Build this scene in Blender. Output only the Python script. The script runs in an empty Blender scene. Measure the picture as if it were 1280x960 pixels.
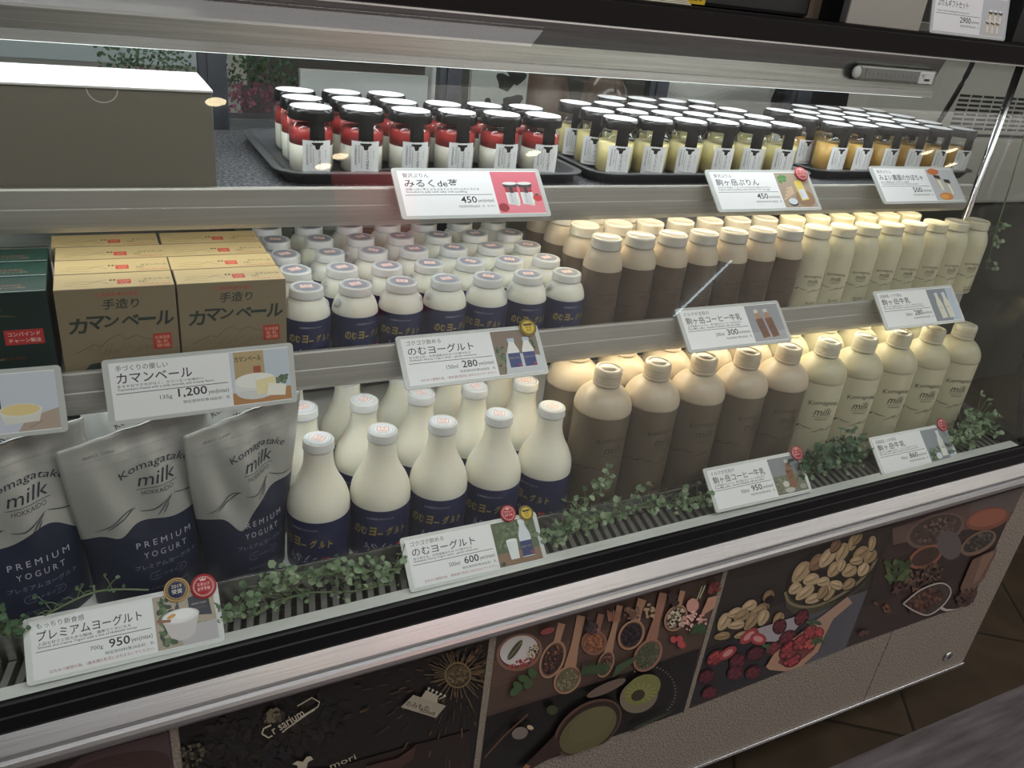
import bpy, bmesh, math, random
from mathutils import Vector, Matrix
random.seed(7)
PI = math.pi
SC = bpy.context.scene
COL = SC.collection

# ------------------------------------------------------------------ camera
# camera solved from the photograph's vanishing points; X runs along the case, Y into it, Z up
CAM = Vector((0.0, -0.70, 1.36))
FPX = 1013.755
RM = ((0.896679, -0.108752, 0.429099), (-0.429963, -0.445298, 0.785390), (0.105666, -0.888753, -0.446070))
cd = bpy.data.cameras.new('camera'); cam = bpy.data.objects.new('camera', cd); COL.objects.link(cam)
cd.sensor_width = 36; cd.lens = 36 * FPX / 1280; cd.clip_start = 0.02
_m = Matrix(RM)
_r, _d, _f = _m.col[0].normalized(), _m.col[1].normalized(), _m.col[2].normalized()
cam.matrix_world = Matrix((( _r.x, -_d.x, -_f.x, CAM.x), (_r.y, -_d.y, -_f.y, CAM.y), (_r.z, -_d.z, -_f.z, CAM.z), (0, 0, 0, 1)))
SC.camera = cam
SC.view_settings.view_transform = 'Standard'; SC.view_settings.look = 'None'
SC.view_settings.gamma = 1; SC.view_settings.use_curve_mapping = False
SC.view_settings.exposure = 0.0
SC.cycles.transparent_max_bounces = 24
SC.cycles.max_bounces = 8
SC.cycles.sample_clamp_indirect = 4.0

# ------------------------------------------------------------------ world and hall lights
wd = bpy.data.worlds.new('world'); SC.world = wd; wd.use_nodes = True
wd.node_tree.nodes['Background'].inputs[0].default_value = (0.85, 0.9, 1.0, 1)
wd.node_tree.nodes['Background'].inputs[1].default_value = 0.16
def area(name, loc, size, energy, color=(1, 1, 1), rot=(0, 0, 0), sy=None):
    l = bpy.data.lights.new(name, 'AREA'); l.energy = energy; l.color = color
    l.shape = 'RECTANGLE'; l.size = size; l.size_y = sy or size
    o = bpy.data.objects.new(name, l); COL.objects.link(o); o.location = loc; o.rotation_euler = rot
    return o
area('hall_light', (0.5, -1.35, 2.65), 2.6, 35, (1, .99, .975), sy=1.3)
area('hall_light', (3.6, -1.2, 2.65), 2.0, 21, (1, .985, .965), sy=0.9)
area('wall_fill', (4.2, -2.6, 2.70), 6.0, 260, (1, .98, .96), rot=(math.radians(-62), 0, 0), sy=0.4)  # added unseen fill that brightens the far wall for haze in the glass
area('staff_light', (0.9, 1.6, 2.65), 3.2, 17, (1, .97, .93), sy=0.6)
LED_COOL, LED_WARM = (0.93, 0.97, 1.0), (1.0, 0.86, 0.63)
LED_TOP, LED_MID, LED_LOW = 14.0, 7.5, 8.5

# ------------------------------------------------------------------ colours and materials
def lin(c):
    return tuple((x / 12.92 if x <= .04045 else ((x + .055) / 1.055) ** 2.4) for x in c)
def rgb(r, g, b, gain=1.0):
    return tuple(min(.95, x * gain) for x in lin((r / 255, g / 255, b / 255)))
def mat(name, color=(.8, .8, .8), rough=.5, metal=0., emit=None, es=0., sss=0., sss_r=.012, coat=0., bump=None, aniso=0., spec=.5):
    m = bpy.data.materials.new(name); m.use_nodes = True
    b = m.node_tree.nodes['Principled BSDF']
    b.inputs['Base Color'].default_value = (*color, 1); b.inputs['Roughness'].default_value = rough
    b.inputs['Metallic'].default_value = metal; b.inputs['Specular IOR Level'].default_value = spec
    if emit: b.inputs['Emission Color'].default_value = (*emit, 1); b.inputs['Emission Strength'].default_value = es
    if sss:
        b.inputs['Subsurface Weight'].default_value = sss
        b.inputs['Subsurface Radius'].default_value = (1.0, .85, .6); b.inputs['Subsurface Scale'].default_value = sss_r
    if coat: b.inputs['Coat Weight'].default_value = coat; b.inputs['Coat Roughness'].default_value = .08
    return m
def nodes(m): return m.node_tree.nodes, m.node_tree.links, m.node_tree.nodes['Principled BSDF']
def noise_color(m, c1, c2, scale, lo=.4, hi=.6, stretch=(1, 1, 1), detail=4, rough_var=None, bump=0, bdist=.001):
    n, l, b = nodes(m)
    tc = n.new('ShaderNodeTexCoord'); mp = n.new('ShaderNodeMapping'); mp.inputs['Scale'].default_value = stretch
    ns = n.new('ShaderNodeTexNoise'); ns.inputs['Scale'].default_value = scale; ns.inputs['Detail'].default_value = detail
    cr = n.new('ShaderNodeValToRGB'); cr.color_ramp.elements[0].position = lo; cr.color_ramp.elements[1].position = hi
    cr.color_ramp.elements[0].color = (*c1, 1); cr.color_ramp.elements[1].color = (*c2, 1)
    l.new(tc.outputs['Object'], mp.inputs[0]); l.new(mp.outputs[0], ns.inputs[0]); l.new(ns.outputs[0], cr.inputs[0]); l.new(cr.outputs[0], b.inputs['Base Color'])
    if bump:
        bp = n.new('ShaderNodeBump'); bp.inputs['Strength'].default_value = bump; bp.inputs['Distance'].default_value = bdist
        l.new(ns.outputs[0], bp.inputs['Height']); l.new(bp.outputs[0], b.inputs['Normal'])
    return m
def glass_mat(name, tint=(1, 1, 1), ior=1.45, rough=0.0, gloss=1.0):
    m = bpy.data.materials.new(name); m.use_nodes = True
    n, l = m.node_tree.nodes, m.node_tree.links; n.clear()
    out = n.new('ShaderNodeOutputMaterial'); mx = n.new('ShaderNodeMixShader'); tr = n.new('ShaderNodeBsdfTransparent'); gl = n.new('ShaderNodeBsdfGlossy')
    fr = n.new('ShaderNodeFresnel'); fr.inputs[0].default_value = ior
    geo = n.new('ShaderNodeNewGeometry'); mu = n.new('ShaderNodeMath'); mu.operation = 'MULTIPLY'
    inv = n.new('ShaderNodeMath'); inv.operation = 'SUBTRACT'; inv.inputs[0].default_value = 1.0
    tr.inputs[0].default_value = (*tint, 1); gl.inputs['Roughness'].default_value = rough; gl.inputs[0].default_value = (gloss, gloss, gloss, 1)
    l.new(geo.outputs['Backfacing'], inv.inputs[1]); l.new(inv.outputs[0], mu.inputs[0]); l.new(fr.outputs[0], mu.inputs[1])
    l.new(mu.outputs[0], mx.inputs[0]); l.new(tr.outputs[0], mx.inputs[1]); l.new(gl.outputs[0], mx.inputs[2]); l.new(mx.outputs[0], out.inputs[0])
    return m
def print_mat(name, rough, coat=0):
    m = mat(name, rough=rough, coat=coat); n, l, b = nodes(m)
    a = n.new('ShaderNodeAttribute'); a.attribute_name = 'ink'; l.new(a.outputs['Color'], b.inputs['Base Color'])
    return m
M = {}
M['print'] = print_mat('printed_paper', .55)
M['print_gloss'] = print_mat('printed_glossy', .3)
M['steel'] = noise_color(mat('brushed_steel', (.62, .62, .61), .24, 1.), (.42, .42, .41), (.58, .58, .57), 14, .3, .7, (.4, 30, 30))
M['steel_bright'] = noise_color(mat('polished_aluminium', (.78, .78, .79), .27, 1.), (.66, .66, .67), (.82, .82, .83), 10, .3, .7, (.3, 60, 60))
M['rail'] = noise_color(mat('satin_price_rail', (.5, .49, .46), .38, .45), (.44, .43, .40), (.52, .51, .48), 12, .3, .7, (.3, 30, 30))
M['steel_dark'] = mat('dark_steel', (.25, .25, .25), .4, 1.)
M['black'] = mat('black_plastic', (.012, .012, .013), .35)
M['black_trim'] = mat('black_edge_trim', (.008, .008, .009), .3, spec=.2)
M['black_matte'] = mat('black_rubber', (.012, .012, .013), .8)
M['counter'] = mat('dark_counter_edge', (.012, .010, .010), .3, spec=.12)
M['stile'] = mat('dark_door_stile', (.03, .033, .04), .4)
M['granite'] = noise_color(mat('speckled_laminate', rough=.55), (.10, .085, .07), (.40, .345, .29), 420, .40, .56, detail=1)
M['vent'] = mat('grey_vent_slat', (.20, .20, .185), .45, .3)
M['trim'] = noise_color(mat('poster_trim', rough=.5), (.22, .185, .15), (.32, .28, .23), 300, .4, .6)
M['white_deck'] = mat('white_enamel', (.72, .73, .70), .45)
M['shelf'] = mat('shelf_steel', (.62, .62, .58), .45, .2)
M['shelf_mat'] = noise_color(mat('dark_shelf_mat', rough=.8), (.02, .021, .025), (.14, .145, .16), 260, .42, .68, detail=2, bump=.5)
M['glass'] = glass_mat('clear_glass', (.97, .985, .975), 1.5)
M['jar_glass'] = glass_mat('jar_glass', (.97, .975, .965), 1.45)
M['acrylic'] = mat('clear_acrylic', (.55, .57, .56), .25, spec=.6)
M['led_cool'] = mat('led_cool', emit=LED_COOL, es=LED_MID)
M['led_top'] = mat('led_top', emit=(.95, .98, 1.0), es=LED_TOP)
M['rear_fill'] = mat('rear_fill', emit=(.95, .98, 1.0), es=16.0)
M['led_edge'] = mat('led_edge', emit=(.95, .98, 1.0), es=2.5)
M['led_warm'] = mat('led_warm', emit=LED_WARM, es=LED_MID * 2.4)
M['led_low_warm'] = mat('led_low_warm', emit=LED_WARM, es=LED_LOW * 1.9)
M['led_low_cool'] = mat('led_low_cool', emit=LED_COOL, es=LED_LOW)
M['cream'] = mat('yogurt_bottle', (.86, .83, .72), .32, sss=.6, sss_r=.02)
M['milk_big'] = mat('large_milk_bottle', (.50, .47, .335), .38, sss=.6, sss_r=.03)
M['milk'] = mat('milk_bottle', (.62, .585, .43), .38, sss=.6, sss_r=.025)
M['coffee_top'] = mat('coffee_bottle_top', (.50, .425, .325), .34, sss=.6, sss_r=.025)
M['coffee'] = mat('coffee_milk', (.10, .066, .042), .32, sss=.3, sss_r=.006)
M['coffee_big'] = mat('coffee_milk_large', (.105, .08, .052), .32, sss=.3, sss_r=.006)
M['cap_clear'] = mat('frosted_cap', (.62, .62, .61), .3, sss=.5, sss_r=.01)
M['cap_coffee'] = mat('frosted_coffee_cap', (.46, .44, .40), .25, sss=.5, sss_r=.01)
M['cap_milk'] = mat('cream_cap', (.56, .53, .42), .35, sss=.5, sss_r=.01)
M['navy'] = mat('navy_label', (.007, .014, .07), .35)
M['lid_black'] = mat('black_lid', (.01, .01, .01), .20, .0, spec=.3)
M['custard'] = mat('custard', (.80, .60, .18), .35, sss=.4, sss_r=.008)
M['custard_pale'] = mat('custard_pale', (.64, .56, .27), .35, sss=.4, sss_r=.008)
M['pumpkin'] = mat('pumpkin', (.60, .37, .10), .35, sss=.4, sss_r=.008)
M['pannacotta'] = mat('milk_pudding', (.84, .82, .74), .35, sss=.4, sss_r=.01)
M['jelly'] = mat('red_jelly', (.42, .05, .05), .18, sss=.3, sss_r=.006)
M['tray'] = mat('dark_tray', (.07, .072, .078), .34)
M['carton'] = mat('white_carton', (.78, .78, .76), .6)
M['carton_shade'] = mat('shaded_white_board', (.19, .175, .14), .7)  # white board; the shade on the carton front is put into this colour
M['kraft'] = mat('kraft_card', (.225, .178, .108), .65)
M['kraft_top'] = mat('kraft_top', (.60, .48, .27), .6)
M['green_card'] = mat('green_card', (.006, .024, .02), .35)
M['silver_pouch'] = mat('silver_pouch', (.42, .42, .40), .36, .25)
M['navy_pouch'] = mat('navy_pouch', (.010, .016, .045), .4)
M['leaf'] = noise_color(mat('ivy_leaf', rough=.55), (.08, .16, .07), (.34, .42, .27), 60, .3, .75)
M['leaf_dark'] = noise_color(mat('ivy_leaf_dark', rough=.55), (.02, .07, .03), (.10, .18, .09), 60, .3, .7)
M['stem'] = mat('ivy_stem', (.16, .22, .10), .6)
M['white_paint'] = mat('white_paint', (.66, .67, .67), .5)
M['appliance'] = mat('appliance_white', (.55, .55, .51), .45)
M['wall'] = noise_color(mat('hall_wall', rough=.8), (.38, .36, .33), (.46, .44, .405), 1.5)
M['wall_staff'] = mat('staff_wall', (.34, .34, .33), .8)
M['ceiling'] = mat('hall_ceiling', (.27, .26, .245), .9)
M['lamp'] = mat('downlight_glow', emit=(1, .8, .5), es=22)
M['tube'] = mat('tube_glow', emit=(.75, .92, 1), es=8)
def floor_mat():
    m = mat('brown_floor_tile', rough=.32); n, l, b = nodes(m)
    tc = n.new('ShaderNodeTexCoord'); mp = n.new('ShaderNodeMapping'); mp.inputs['Rotation'].default_value = (0, 0, .62)
    br = n.new('ShaderNodeTexBrick'); br.offset = 0; br.inputs['Scale'].default_value = 1.0
    br.inputs['Brick Width'].default_value = .4; br.inputs['Row Height'].default_value = .4; br.inputs['Mortar Size'].default_value = .004
    br.inputs['Color1'].default_value = (.055, .040, .026, 1); br.inputs['Color2'].default_value = (.075, .055, .036, 1); br.inputs['Mortar'].default_value = (.025, .02, .015, 1)
    ns = n.new('ShaderNodeTexNoise'); ns.inputs['Scale'].default_value = 9; ns.inputs['Detail'].default_value = 8
    mx = n.new('ShaderNodeMixRGB'); mx.blend_type = 'OVERLAY'; mx.inputs[0].default_value = .6
    l.new(tc.outputs['Object'], mp.inputs[0]); l.new(mp.outputs[0], br.inputs[0]); l.new(tc.outputs['Object'], ns.inputs[0])
    l.new(br.outputs[0], mx.inputs[1]); l.new(ns.outputs[0], mx.inputs[2]); l.new(mx.outputs[0], b.inputs['Base Color'])
    return m
M['floor'] = floor_mat()
M['walk'] = noise_color(mat('dark_wood_floor', rough=.16), (.11, .094, .096), (.19, .165, .172), 6, .3, .7, (1, 9, 1), detail=8)

# ------------------------------------------------------------------ object helpers
def tag(o, label=None, cat=None, group=None, kind=None):
    if label: o['label'] = label
    if cat: o['category'] = cat
    if group: o['group'] = group
    if kind: o['kind'] = kind
    return o
def empty(name, loc=(0, 0, 0), rz=0, label=None, cat=None, group=None):
    o = bpy.data.objects.new(name, None); COL.objects.link(o); o.location = loc; o.rotation_euler = (0, 0, rz)
    o.empty_display_size = .01
    return tag(o, label, cat, group)
class MB:
    def __init__(s): s.v = []; s.f = []; s.m = []; s.sm = []
    def add(s, vs, fs, mi=0, smooth=False):
        b = len(s.v); s.v += [tuple(p) for p in vs]
        for f in fs: s.f.append([b + i for i in f]); s.m.append(mi); s.sm.append(smooth)
        return s
    def box(s, x0, x1, y0, y1, z0, z1, mi=0):
        return s.hexa([(x0, y0, z0), (x1, y0, z0), (x1, y1, z0), (x0, y1, z0), (x0, y0, z1), (x1, y0, z1), (x1, y1, z1), (x0, y1, z1)], mi)
    def hexa(s, p, mi=0):
        return s.add(p, [(3, 2, 1, 0), (4, 5, 6, 7), (0, 1, 5, 4), (1, 2, 6, 5), (2, 3, 7, 6), (3, 0, 4, 7)], mi)
    def lathe(s, prof, n=32, mi=0, cx=0, cy=0, cap0=False, cap1=False, mfun=None, sq=0):
        b = len(s.v)
        for r, z in prof:
            for k in range(n):
                a = 2 * PI * k / n
                q = 1.0
                if sq: q = 1 / ((abs(math.cos(a)) ** sq + abs(math.sin(a)) ** sq) ** (1 / sq))
                s.v.append((cx + r * q * math.sin(a), cy - r * q * math.cos(a), z))
        for j in range(len(prof) - 1):
            for k in range(n):
                k2 = (k + 1) % n
                s.f.append([b + j * n + k, b + j * n + k2, b + (j + 1) * n + k2, b + (j + 1) * n + k]); s.m.append(mfun(j) if mfun else mi); s.sm.append(True)
        if cap0: s.f.append([b + k for k in range(n)][::-1]); s.m.append(mi); s.sm.append(False)
        if cap1: s.f.append([b + (len(prof) - 1) * n + k for k in range(n)]); s.m.append(mi); s.sm.append(False)
        return s
    def tube(s, pts, r, n=8, mi=0, caps=True):
        pts = [Vector(p) for p in pts]; b = len(s.v); up = Vector((0, 0, 1)); rr = r if isinstance(r, (list, tuple)) else [r] * len(pts)
        for i, p in enumerate(pts):
            t = (pts[min(i + 1, len(pts) - 1)] - pts[max(i - 1, 0)]).normalized()
            a = t.cross(up if abs(t.z) < .95 else Vector((0, 1, 0))).normalized(); c = t.cross(a)
            for k in range(n):
                q = 2 * PI * k / n; s.v.append(tuple(p + (a * math.cos(q) + c * math.sin(q)) * rr[i]))
        for j in range(len(pts) - 1):
            for k in range(n):
                k2 = (k + 1) % n; s.f.append([b + j * n + k, b + j * n + k2, b + (j + 1) * n + k2, b + (j + 1) * n + k]); s.m.append(mi); s.sm.append(True)
        if caps:
            s.f.append([b + k for k in range(n)][::-1]); s.m.append(mi); s.sm.append(False)
            e = b + (len(pts) - 1) * n; s.f.append([e + k for k in range(n)]); s.m.append(mi); s.sm.append(False)
        return s
    def prism_x(s, prof, x0, x1, mi=0, smooth=False):
        n = len(prof); b = len(s.v)
        s.v += [(x0, y, z) for y, z in prof] + [(x1, y, z) for y, z in prof]
        for k in range(n):
            k2 = (k + 1) % n; s.f.append([b + k, b + k2, b + n + k2, b + n + k]); s.m.append(mi); s.sm.append(smooth)
        s.f.append([b + k for k in range(n)][::-1]); s.m.append(mi); s.sm.append(False)
        s.f.append([b + n + k for k in range(n)]); s.m.append(mi); s.sm.append(False)
        return s
    def build(s, name, mats, parent=None, bevel=0, seg=2, fix=True):
        me = bpy.data.meshes.new(name); me.from_pydata(s.v, [], s.f)
        for m in (mats if isinstance(mats, (list, tuple)) else [mats]): me.materials.append(m)
        for p, mi, sm in zip(me.polygons, s.m, s.sm): p.material_index = mi; p.use_smooth = sm
        if fix:
            bm = bmesh.new(); bm.from_mesh(me); bmesh.ops.recalc_face_normals(bm, faces=bm.faces[:]); bm.to_mesh(me); bm.free()
        me.update(); o = bpy.data.objects.new(name, me); COL.objects.link(o)
        if parent: o.parent = parent
        if bevel:
            md = o.modifiers.new('bevel', 'BEVEL'); md.width = bevel; md.segments = seg; md.limit_method = 'ANGLE'
        return o
def kids(o): return [c for c in bpy.data.objects if c.parent == o]
def copy_tree(o, parent=None, depth=None):
    c = o.copy(); COL.objects.link(c)
    if parent: c.parent = parent
    for ch in CH.get(o.name) or CH.setdefault(o.name, kids(o)): copy_tree(ch, c)
    return c
CH = {}
def boxo(name, a, m, parent=None, bevel=0, **k): return MB().box(*a).build(name, m, parent, bevel, **k)
def struct(o): return tag(o, kind='structure')
def smoothpts(pts, n=8):
    P = [Vector(p) for p in pts]; out = []
    for i in range(len(P) - 1):
        a, b, c, d = P[max(i - 1, 0)], P[i], P[i + 1], P[min(i + 2, len(P) - 1)]
        for k in range(n):
            t = k / n
            out.append(.5 * ((2 * b) + (c - a) * t + (2 * a - 5 * b + 4 * c - d) * t * t + (3 * b - a - 3 * c + d) * t ** 3))
    out.append(P[-1]); return out

# lettering: text curves turned into plain mesh polygons, cached by string
TXT = {}
def text_polys(s, bold=0., res=1):
    key = (s, bold)
    if key not in TXT:
        c = bpy.data.curves.new('lettering', 'FONT'); c.body = s; c.resolution_u = 2; c.offset = bold
        o = bpy.data.objects.new('lettering', c); COL.objects.link(o)
        dg = bpy.context.evaluated_depsgraph_get(); e = o.evaluated_get(dg); me = e.to_mesh()
        vs = [(v.co.x, v.co.y) for v in me.vertices]; fs = [list(p.vertices) for p in me.polygons]
        e.to_mesh_clear(); bpy.data.objects.remove(o); bpy.data.curves.remove(c)
        x0 = min(v[0] for v in vs); x1 = max(v[0] for v in vs); y0 = min(v[1] for v in vs); y1 = max(v[1] for v in vs)
        TXT[key] = ([(x - x0, y - y0) for x, y in vs], fs, x1 - x0, y1 - y0)
    return TXT[key]
class Art:
    """flat printed shapes in (u, v), stacked in paper-thin layers, mapped onto a real surface by fn(u, v, w)"""
    def __init__(s, step=2e-5, gain=1.0): s.v = []; s.f = []; s.c = []; s.w = 0.0; s.step = step; s.gain = gain; s.warp = None; s.sat = 1.0
    def up(s): s.w += s.step; return s
    def raw(s, vs, fs, col):
        b = len(s.v); c = rgb(*col, gain=s.gain); g_ = .3 * c[0] + .55 * c[1] + .15 * c[2]; c = tuple(g_ + (q_ - g_) * s.sat for q_ in c)
        for p in vs:
            u, v = s.warp(*p) if s.warp else p
            s.v.append((u, v, s.w)); s.c.append(c)
        s.f += [[b + i for i in f] for f in fs]; return s
    def rows(s, prof, col, nu=6):
        s.up(); vs = [(cx - hw + 2 * hw * i / nu, v) for v, cx, hw in prof for i in range(nu + 1)]
        return s.raw(vs, [[j * (nu + 1) + i, j * (nu + 1) + i + 1, (j + 1) * (nu + 1) + i + 1, (j + 1) * (nu + 1) + i] for j in range(len(prof) - 1) for i in range(nu)], col)
    def poly(s, pts, col): s.up(); return s.raw(pts, [list(range(len(pts)))], col)
    def grid(s, u0, u1, v0, v1, col, nu=8, nv=1):
        s.up(); vs = [(u0 + (u1 - u0) * i / nu, v0 + (v1 - v0) * j / nv) for j in range(nv + 1) for i in range(nu + 1)]
        return s.raw(vs, [[j * (nu + 1) + i, j * (nu + 1) + i + 1, (j + 1) * (nu + 1) + i + 1, (j + 1) * (nu + 1) + i] for j in range(nv) for i in range(nu)], col)
    def ell(s, cx, cy, rx, ry, col, rot=0., n=20, lift=True, egg=0.):
        if lift: s.up()
        c, k = math.cos(rot), math.sin(rot); P = []
        for i in range(n):
            a = 2 * PI * i / n; x = rx * math.cos(a); y = ry * math.sin(a) * (1 + egg * math.cos(a)); P.append((cx + x * c - y * k, cy + x * k + y * c))
        return s.raw(P, [list(range(n))], col)
    def ring(s, cx, cy, r0, r1, col, n=32, rot=0., sx=1.):
        s.up(); vs = []
        for i in range(n):
            a = 2 * PI * i / n; vs += [(cx + sx * r0 * math.cos(a), cy + r0 * math.sin(a)), (cx + sx * r1 * math.cos(a), cy + r1 * math.sin(a))]
        return s.raw(vs, [[2 * i, 2 * i + 1, (2 * i + 3) % (2 * n), (2 * i + 2) % (2 * n)] for i in range(n)], col)
    def stroke(s, pts, w, col, lift=True, taper=False):
        if lift: s.up()
        n = len(pts); vs = []
        for i, (x, y) in enumerate(pts):
            a = pts[max(i - 1, 0)]; b = pts[min(i + 1, n - 1)]; dx, dy = b[0] - a[0], b[1] - a[1]; L = math.hypot(dx, dy) or 1e-9
            ww = w[i] if isinstance(w, (list, tuple)) else w
            if taper: ww *= .25 + .75 * math.sin(PI * (i + .5) / n)
            vs += [(x - dy / L * ww / 2, y + dx / L * ww / 2), (x + dy / L * ww / 2, y - dx / L * ww / 2)]
        return s.raw(vs, [[2 * i, 2 * i + 1, 2 * i + 3, 2 * i + 2] for i in range(n - 1)], col)
    def text(s, t, x, y, w=None, h=None, col=(20, 20, 20), align='L', bold=0., shear=0., rot=0., arc=None):
        vs, fs, tw, th = text_polys(t, bold); s.up()
        if w is None: w = tw * (h / th)
        if h is None: h = th * (w / tw)
        sx, sy = w / tw, h / th; ox = {'L': 0, 'C': -w / 2, 'R': -w}[align]; c, k = math.cos(rot), math.sin(rot); P = []
        for a, b in vs:
            a, b = a * sx + ox + shear * b * sy, b * sy
            if arc:
                an = a / arc; a, b = (arc + b) * math.sin(an), (arc + b) * math.cos(an) - arc
            P.append((x + a * c - b * k, y + a * k + b * c))
        return s.raw(P, fs, col)
    def build(s, name, fn, parent=None, m=None, base=None):
        me = bpy.data.meshes.new(name); me.from_pydata([tuple(fn(*p)) for p in s.v], [], s.f)
        at = me.attributes.new('ink', 'FLOAT_COLOR', 'POINT')
        for i, c in enumerate(s.c): at.data[i].color = (*c, 1)
        me.materials.append(m or M['print']); me.update()
        o = bpy.data.objects.new(name, me); COL.objects.link(o)
        if parent: o.parent = parent
        return o
def wrap(rfun, off=.0003):
    """wrap art around an upright bottle: u is arc length from the front, v is height"""
    def fn(u, v, w):
        r = (rfun(v) if callable(rfun) else rfun); a = u / r; r += off + w
        return (r * math.sin(a), -r * math.cos(a), v)
    return fn
def prof_r(prof):
    P = sorted(prof, key=lambda p: p[1])
    def f(z):
        for (r0, z0), (r1, z1) in zip(P, P[1:]):
            if z0 <= z <= z1 and z1 > z0: return r0 + (r1 - r0) * (z - z0) / (z1 - z0)
        return P[-1][0]
    return f
ORD = ['first', 'second', 'third', 'fourth', 'fifth', 'sixth', 'seventh', 'eighth', 'ninth', 'tenth']
ROW = ['front', 'second', 'third', 'fourth', 'fifth']
def on_panel(px, py, y=0.0):
    """a point of the poster drawings, read off the photograph's flat front panel, as (x, z) on that panel"""
    q = _m @ Vector((px - 640, py - 480, FPX)); k = (y - CAM.y) / q.y
    return (CAM.x + q.x * k, CAM.z + q.z * k)

# ------------------------------------------------------------------ the hall
struct(boxo('floor', (-5, 9, -.03, 5, -.1, 0), M['floor']))
struct(boxo('walkway_floor', (-5, 9, -5.2, -.031, -.1, .002), M['walk']))
struct(boxo('ceiling', (-5, 9, -5.2, 5, 2.8, 2.9), M['ceiling']))
struct(boxo('wall_back', (-5, 9, 4.9, 5, 0, 2.8), M['wall_staff']))
struct(boxo('wall_front', (-5, 9, -5.2, -5.1, 0, 2.8), M['wall']))
struct(boxo('wall_left', (-5, -4.9, -5.1, 4.9, 0, 2.8), M['wall']))
struct(boxo('wall_right', (8.9, 9, -5.1, 4.9, 0, 2.8), M['wall']))

# ------------------------------------------------------------------ the display case
X0, X1 = -.92, 1.583
GX = 1.46
case = empty('display_case', (0, 0, 0), 0, 'long refrigerated glass display case with steel rails and speckled lower front', 'display case')
ang = math.radians(18)
def gl_y(z): return .012 + (z - .685) * math.tan(ang)
fp = MB()
jx = 1.277
fp.box(X0, jx - .0012, 0, .03, .131, .64); fp.box(jx + .0012, X1, 0, .03, .131, .64); fp.box(X0, X1, .006, .03, .131, .64)
fp.build('front_panel', M['granite'], case, .001)
MB().box(X1 - .025, X1, .031, .62, .131, .64).build('side_panel', M['white_paint'], case)
boxo('back_panel', (X0, X1 - .026, .60, .62, .131, .66), M['white_paint'], case)
boxo('end_panel', (X0 - .03, X0 - .001, .0, .62, .131, 1.3185), M['white_paint'], case, .002)
boxo('kick_plate', (X0 + .02, X1 - .06, .13, .15, 0, .14), M['black_matte'], case)
boxo('base_trim', (X0, X1, -.004, .012, .124, .1315), M['steel_bright'], case, .001)
lk = MB(); lk.lathe([(.0, 0), (.011, 0), (.012, .003), (.0095, .0045), (.0, .0045)], 24)
lo = lk.build('panel_lock', M['steel_bright'], case); lo.rotation_euler = (PI / 2, 0, 0); lo.location = (1.507, -.0005, .176)
sl = boxo('key_slot', (-.0012, .0012, -.006, .006, .0044, .0052), M['black'], lo)
# bumper: a rounded aluminium rail with a lower lip
pr = [(0, .607), (-.010, .607), (-.012, .612), (-.008, .615), (-.0145, .6165), (-.021, .6185), (-.0255, .622), (-.0275, .6265), (-.027, .6315), (-.0245, .6352), (-.0205, .6372), (-.0178, .6383), (-.0172, .6402), (-.0035, .6560), (.0, .6560)]
def dip(o, dz):
    """the front edge trim of this old case sags slightly towards its left end"""
    for v in o.data.vertices: v.co.z += dz + .0218 * v.co.x
    o.data.update(); return o
dip(MB().prism_x(pr, X0, X1 + .004, smooth=False).build('bumper_rail', M['steel_bright'], case), -.0168)
# black channel that holds the foot of the glass
ch = [(-.0035, .6575), (-.0035, .674), (-.002, .6755), (-.002, .690), (.0, .692), (.0045, .692), (.0050, .650), (.0, .650)]
dip(MB().prism_x(ch, X0, GX + .04).build('glass_channel', M['black_trim'], case), -.0155)
boxo('ledge', (GX + .041, X1, -.006, .60, .64, .664), M['steel'], case)
# deck
boxo('deck', (X0, GX, .085, .598, .655, .665), M['white_deck'], case)
dip(boxo('deck_front_strip', (X0, GX, .0118, .036, .640, .668), M['white_deck'], case), -.0050)
boxo('deck_riser', (X0, GX, .080, .0845, .640, .702), M['steel'], case, .0006)
vg = MB(); vg.box(X0, GX, .0365, .0795, .640, .643, 1)
x = X0
while x < GX:
    vg.hexa([(x, .037, .644), (x + .0075, .037, .644), (x + .0165, .079, .644), (x + .009, .079, .644), (x, .037, .662), (x + .0075, .037, .662), (x + .0165, .079, .662), (x + .009, .079, .662)], 0); x += .0145
dip(vg.build('vent_grille', [M['vent'], M['black_matte']], case), -.0060)
# slanted front glass, end glass
zt = 1.318
fg = MB(); zb = .662; t5 = .005
fg.hexa([(X0, gl_y(zb), zb), (GX + .012, gl_y(zb), zb), (GX + .012, gl_y(zb) + t5, zb), (X0, gl_y(zb) + t5, zb), (X0, gl_y(zt), zt), (GX + .012, gl_y(zt), zt), (GX + .012, gl_y(zt) + t5, zt), (X0, gl_y(zt) + t5, zt)])
fg.build('front_glass', M['glass'], case)
eg = MB(); pf = [(gl_y(.666) + .0065, .666), (gl_y(zt) + .0065, zt), (.575, zt), (.575, .666)]
eg.prism_x(pf, GX, GX + .006).build('side_glass', M['glass'], case)
ep = MB(); 
ep.hexa([(GX + .0065, gl_y(.698) + .0055, .698), (GX + .012, gl_y(.698) + .0055, .698), (GX + .012, gl_y(.698) + .014, .698), (GX + .0065, gl_y(.698) + .014, .698),
         (GX + .0065, gl_y(zt) + .0055, zt), (GX + .012, gl_y(zt) + .0055, zt), (GX + .012, gl_y(zt) + .014, zt), (GX + .0065, gl_y(zt) + .014, zt)])
ep.build('corner_seal', M['black_matte'], case)
boxo('side_sill', (GX - .012, GX + .04, .036, .598, .656, .690), M['black'], case)
MB().tube([(1.44, .262, .668), (1.44, .262, 1.318)], .0065, 12).build('support_post', M['steel_bright'], case)
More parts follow.
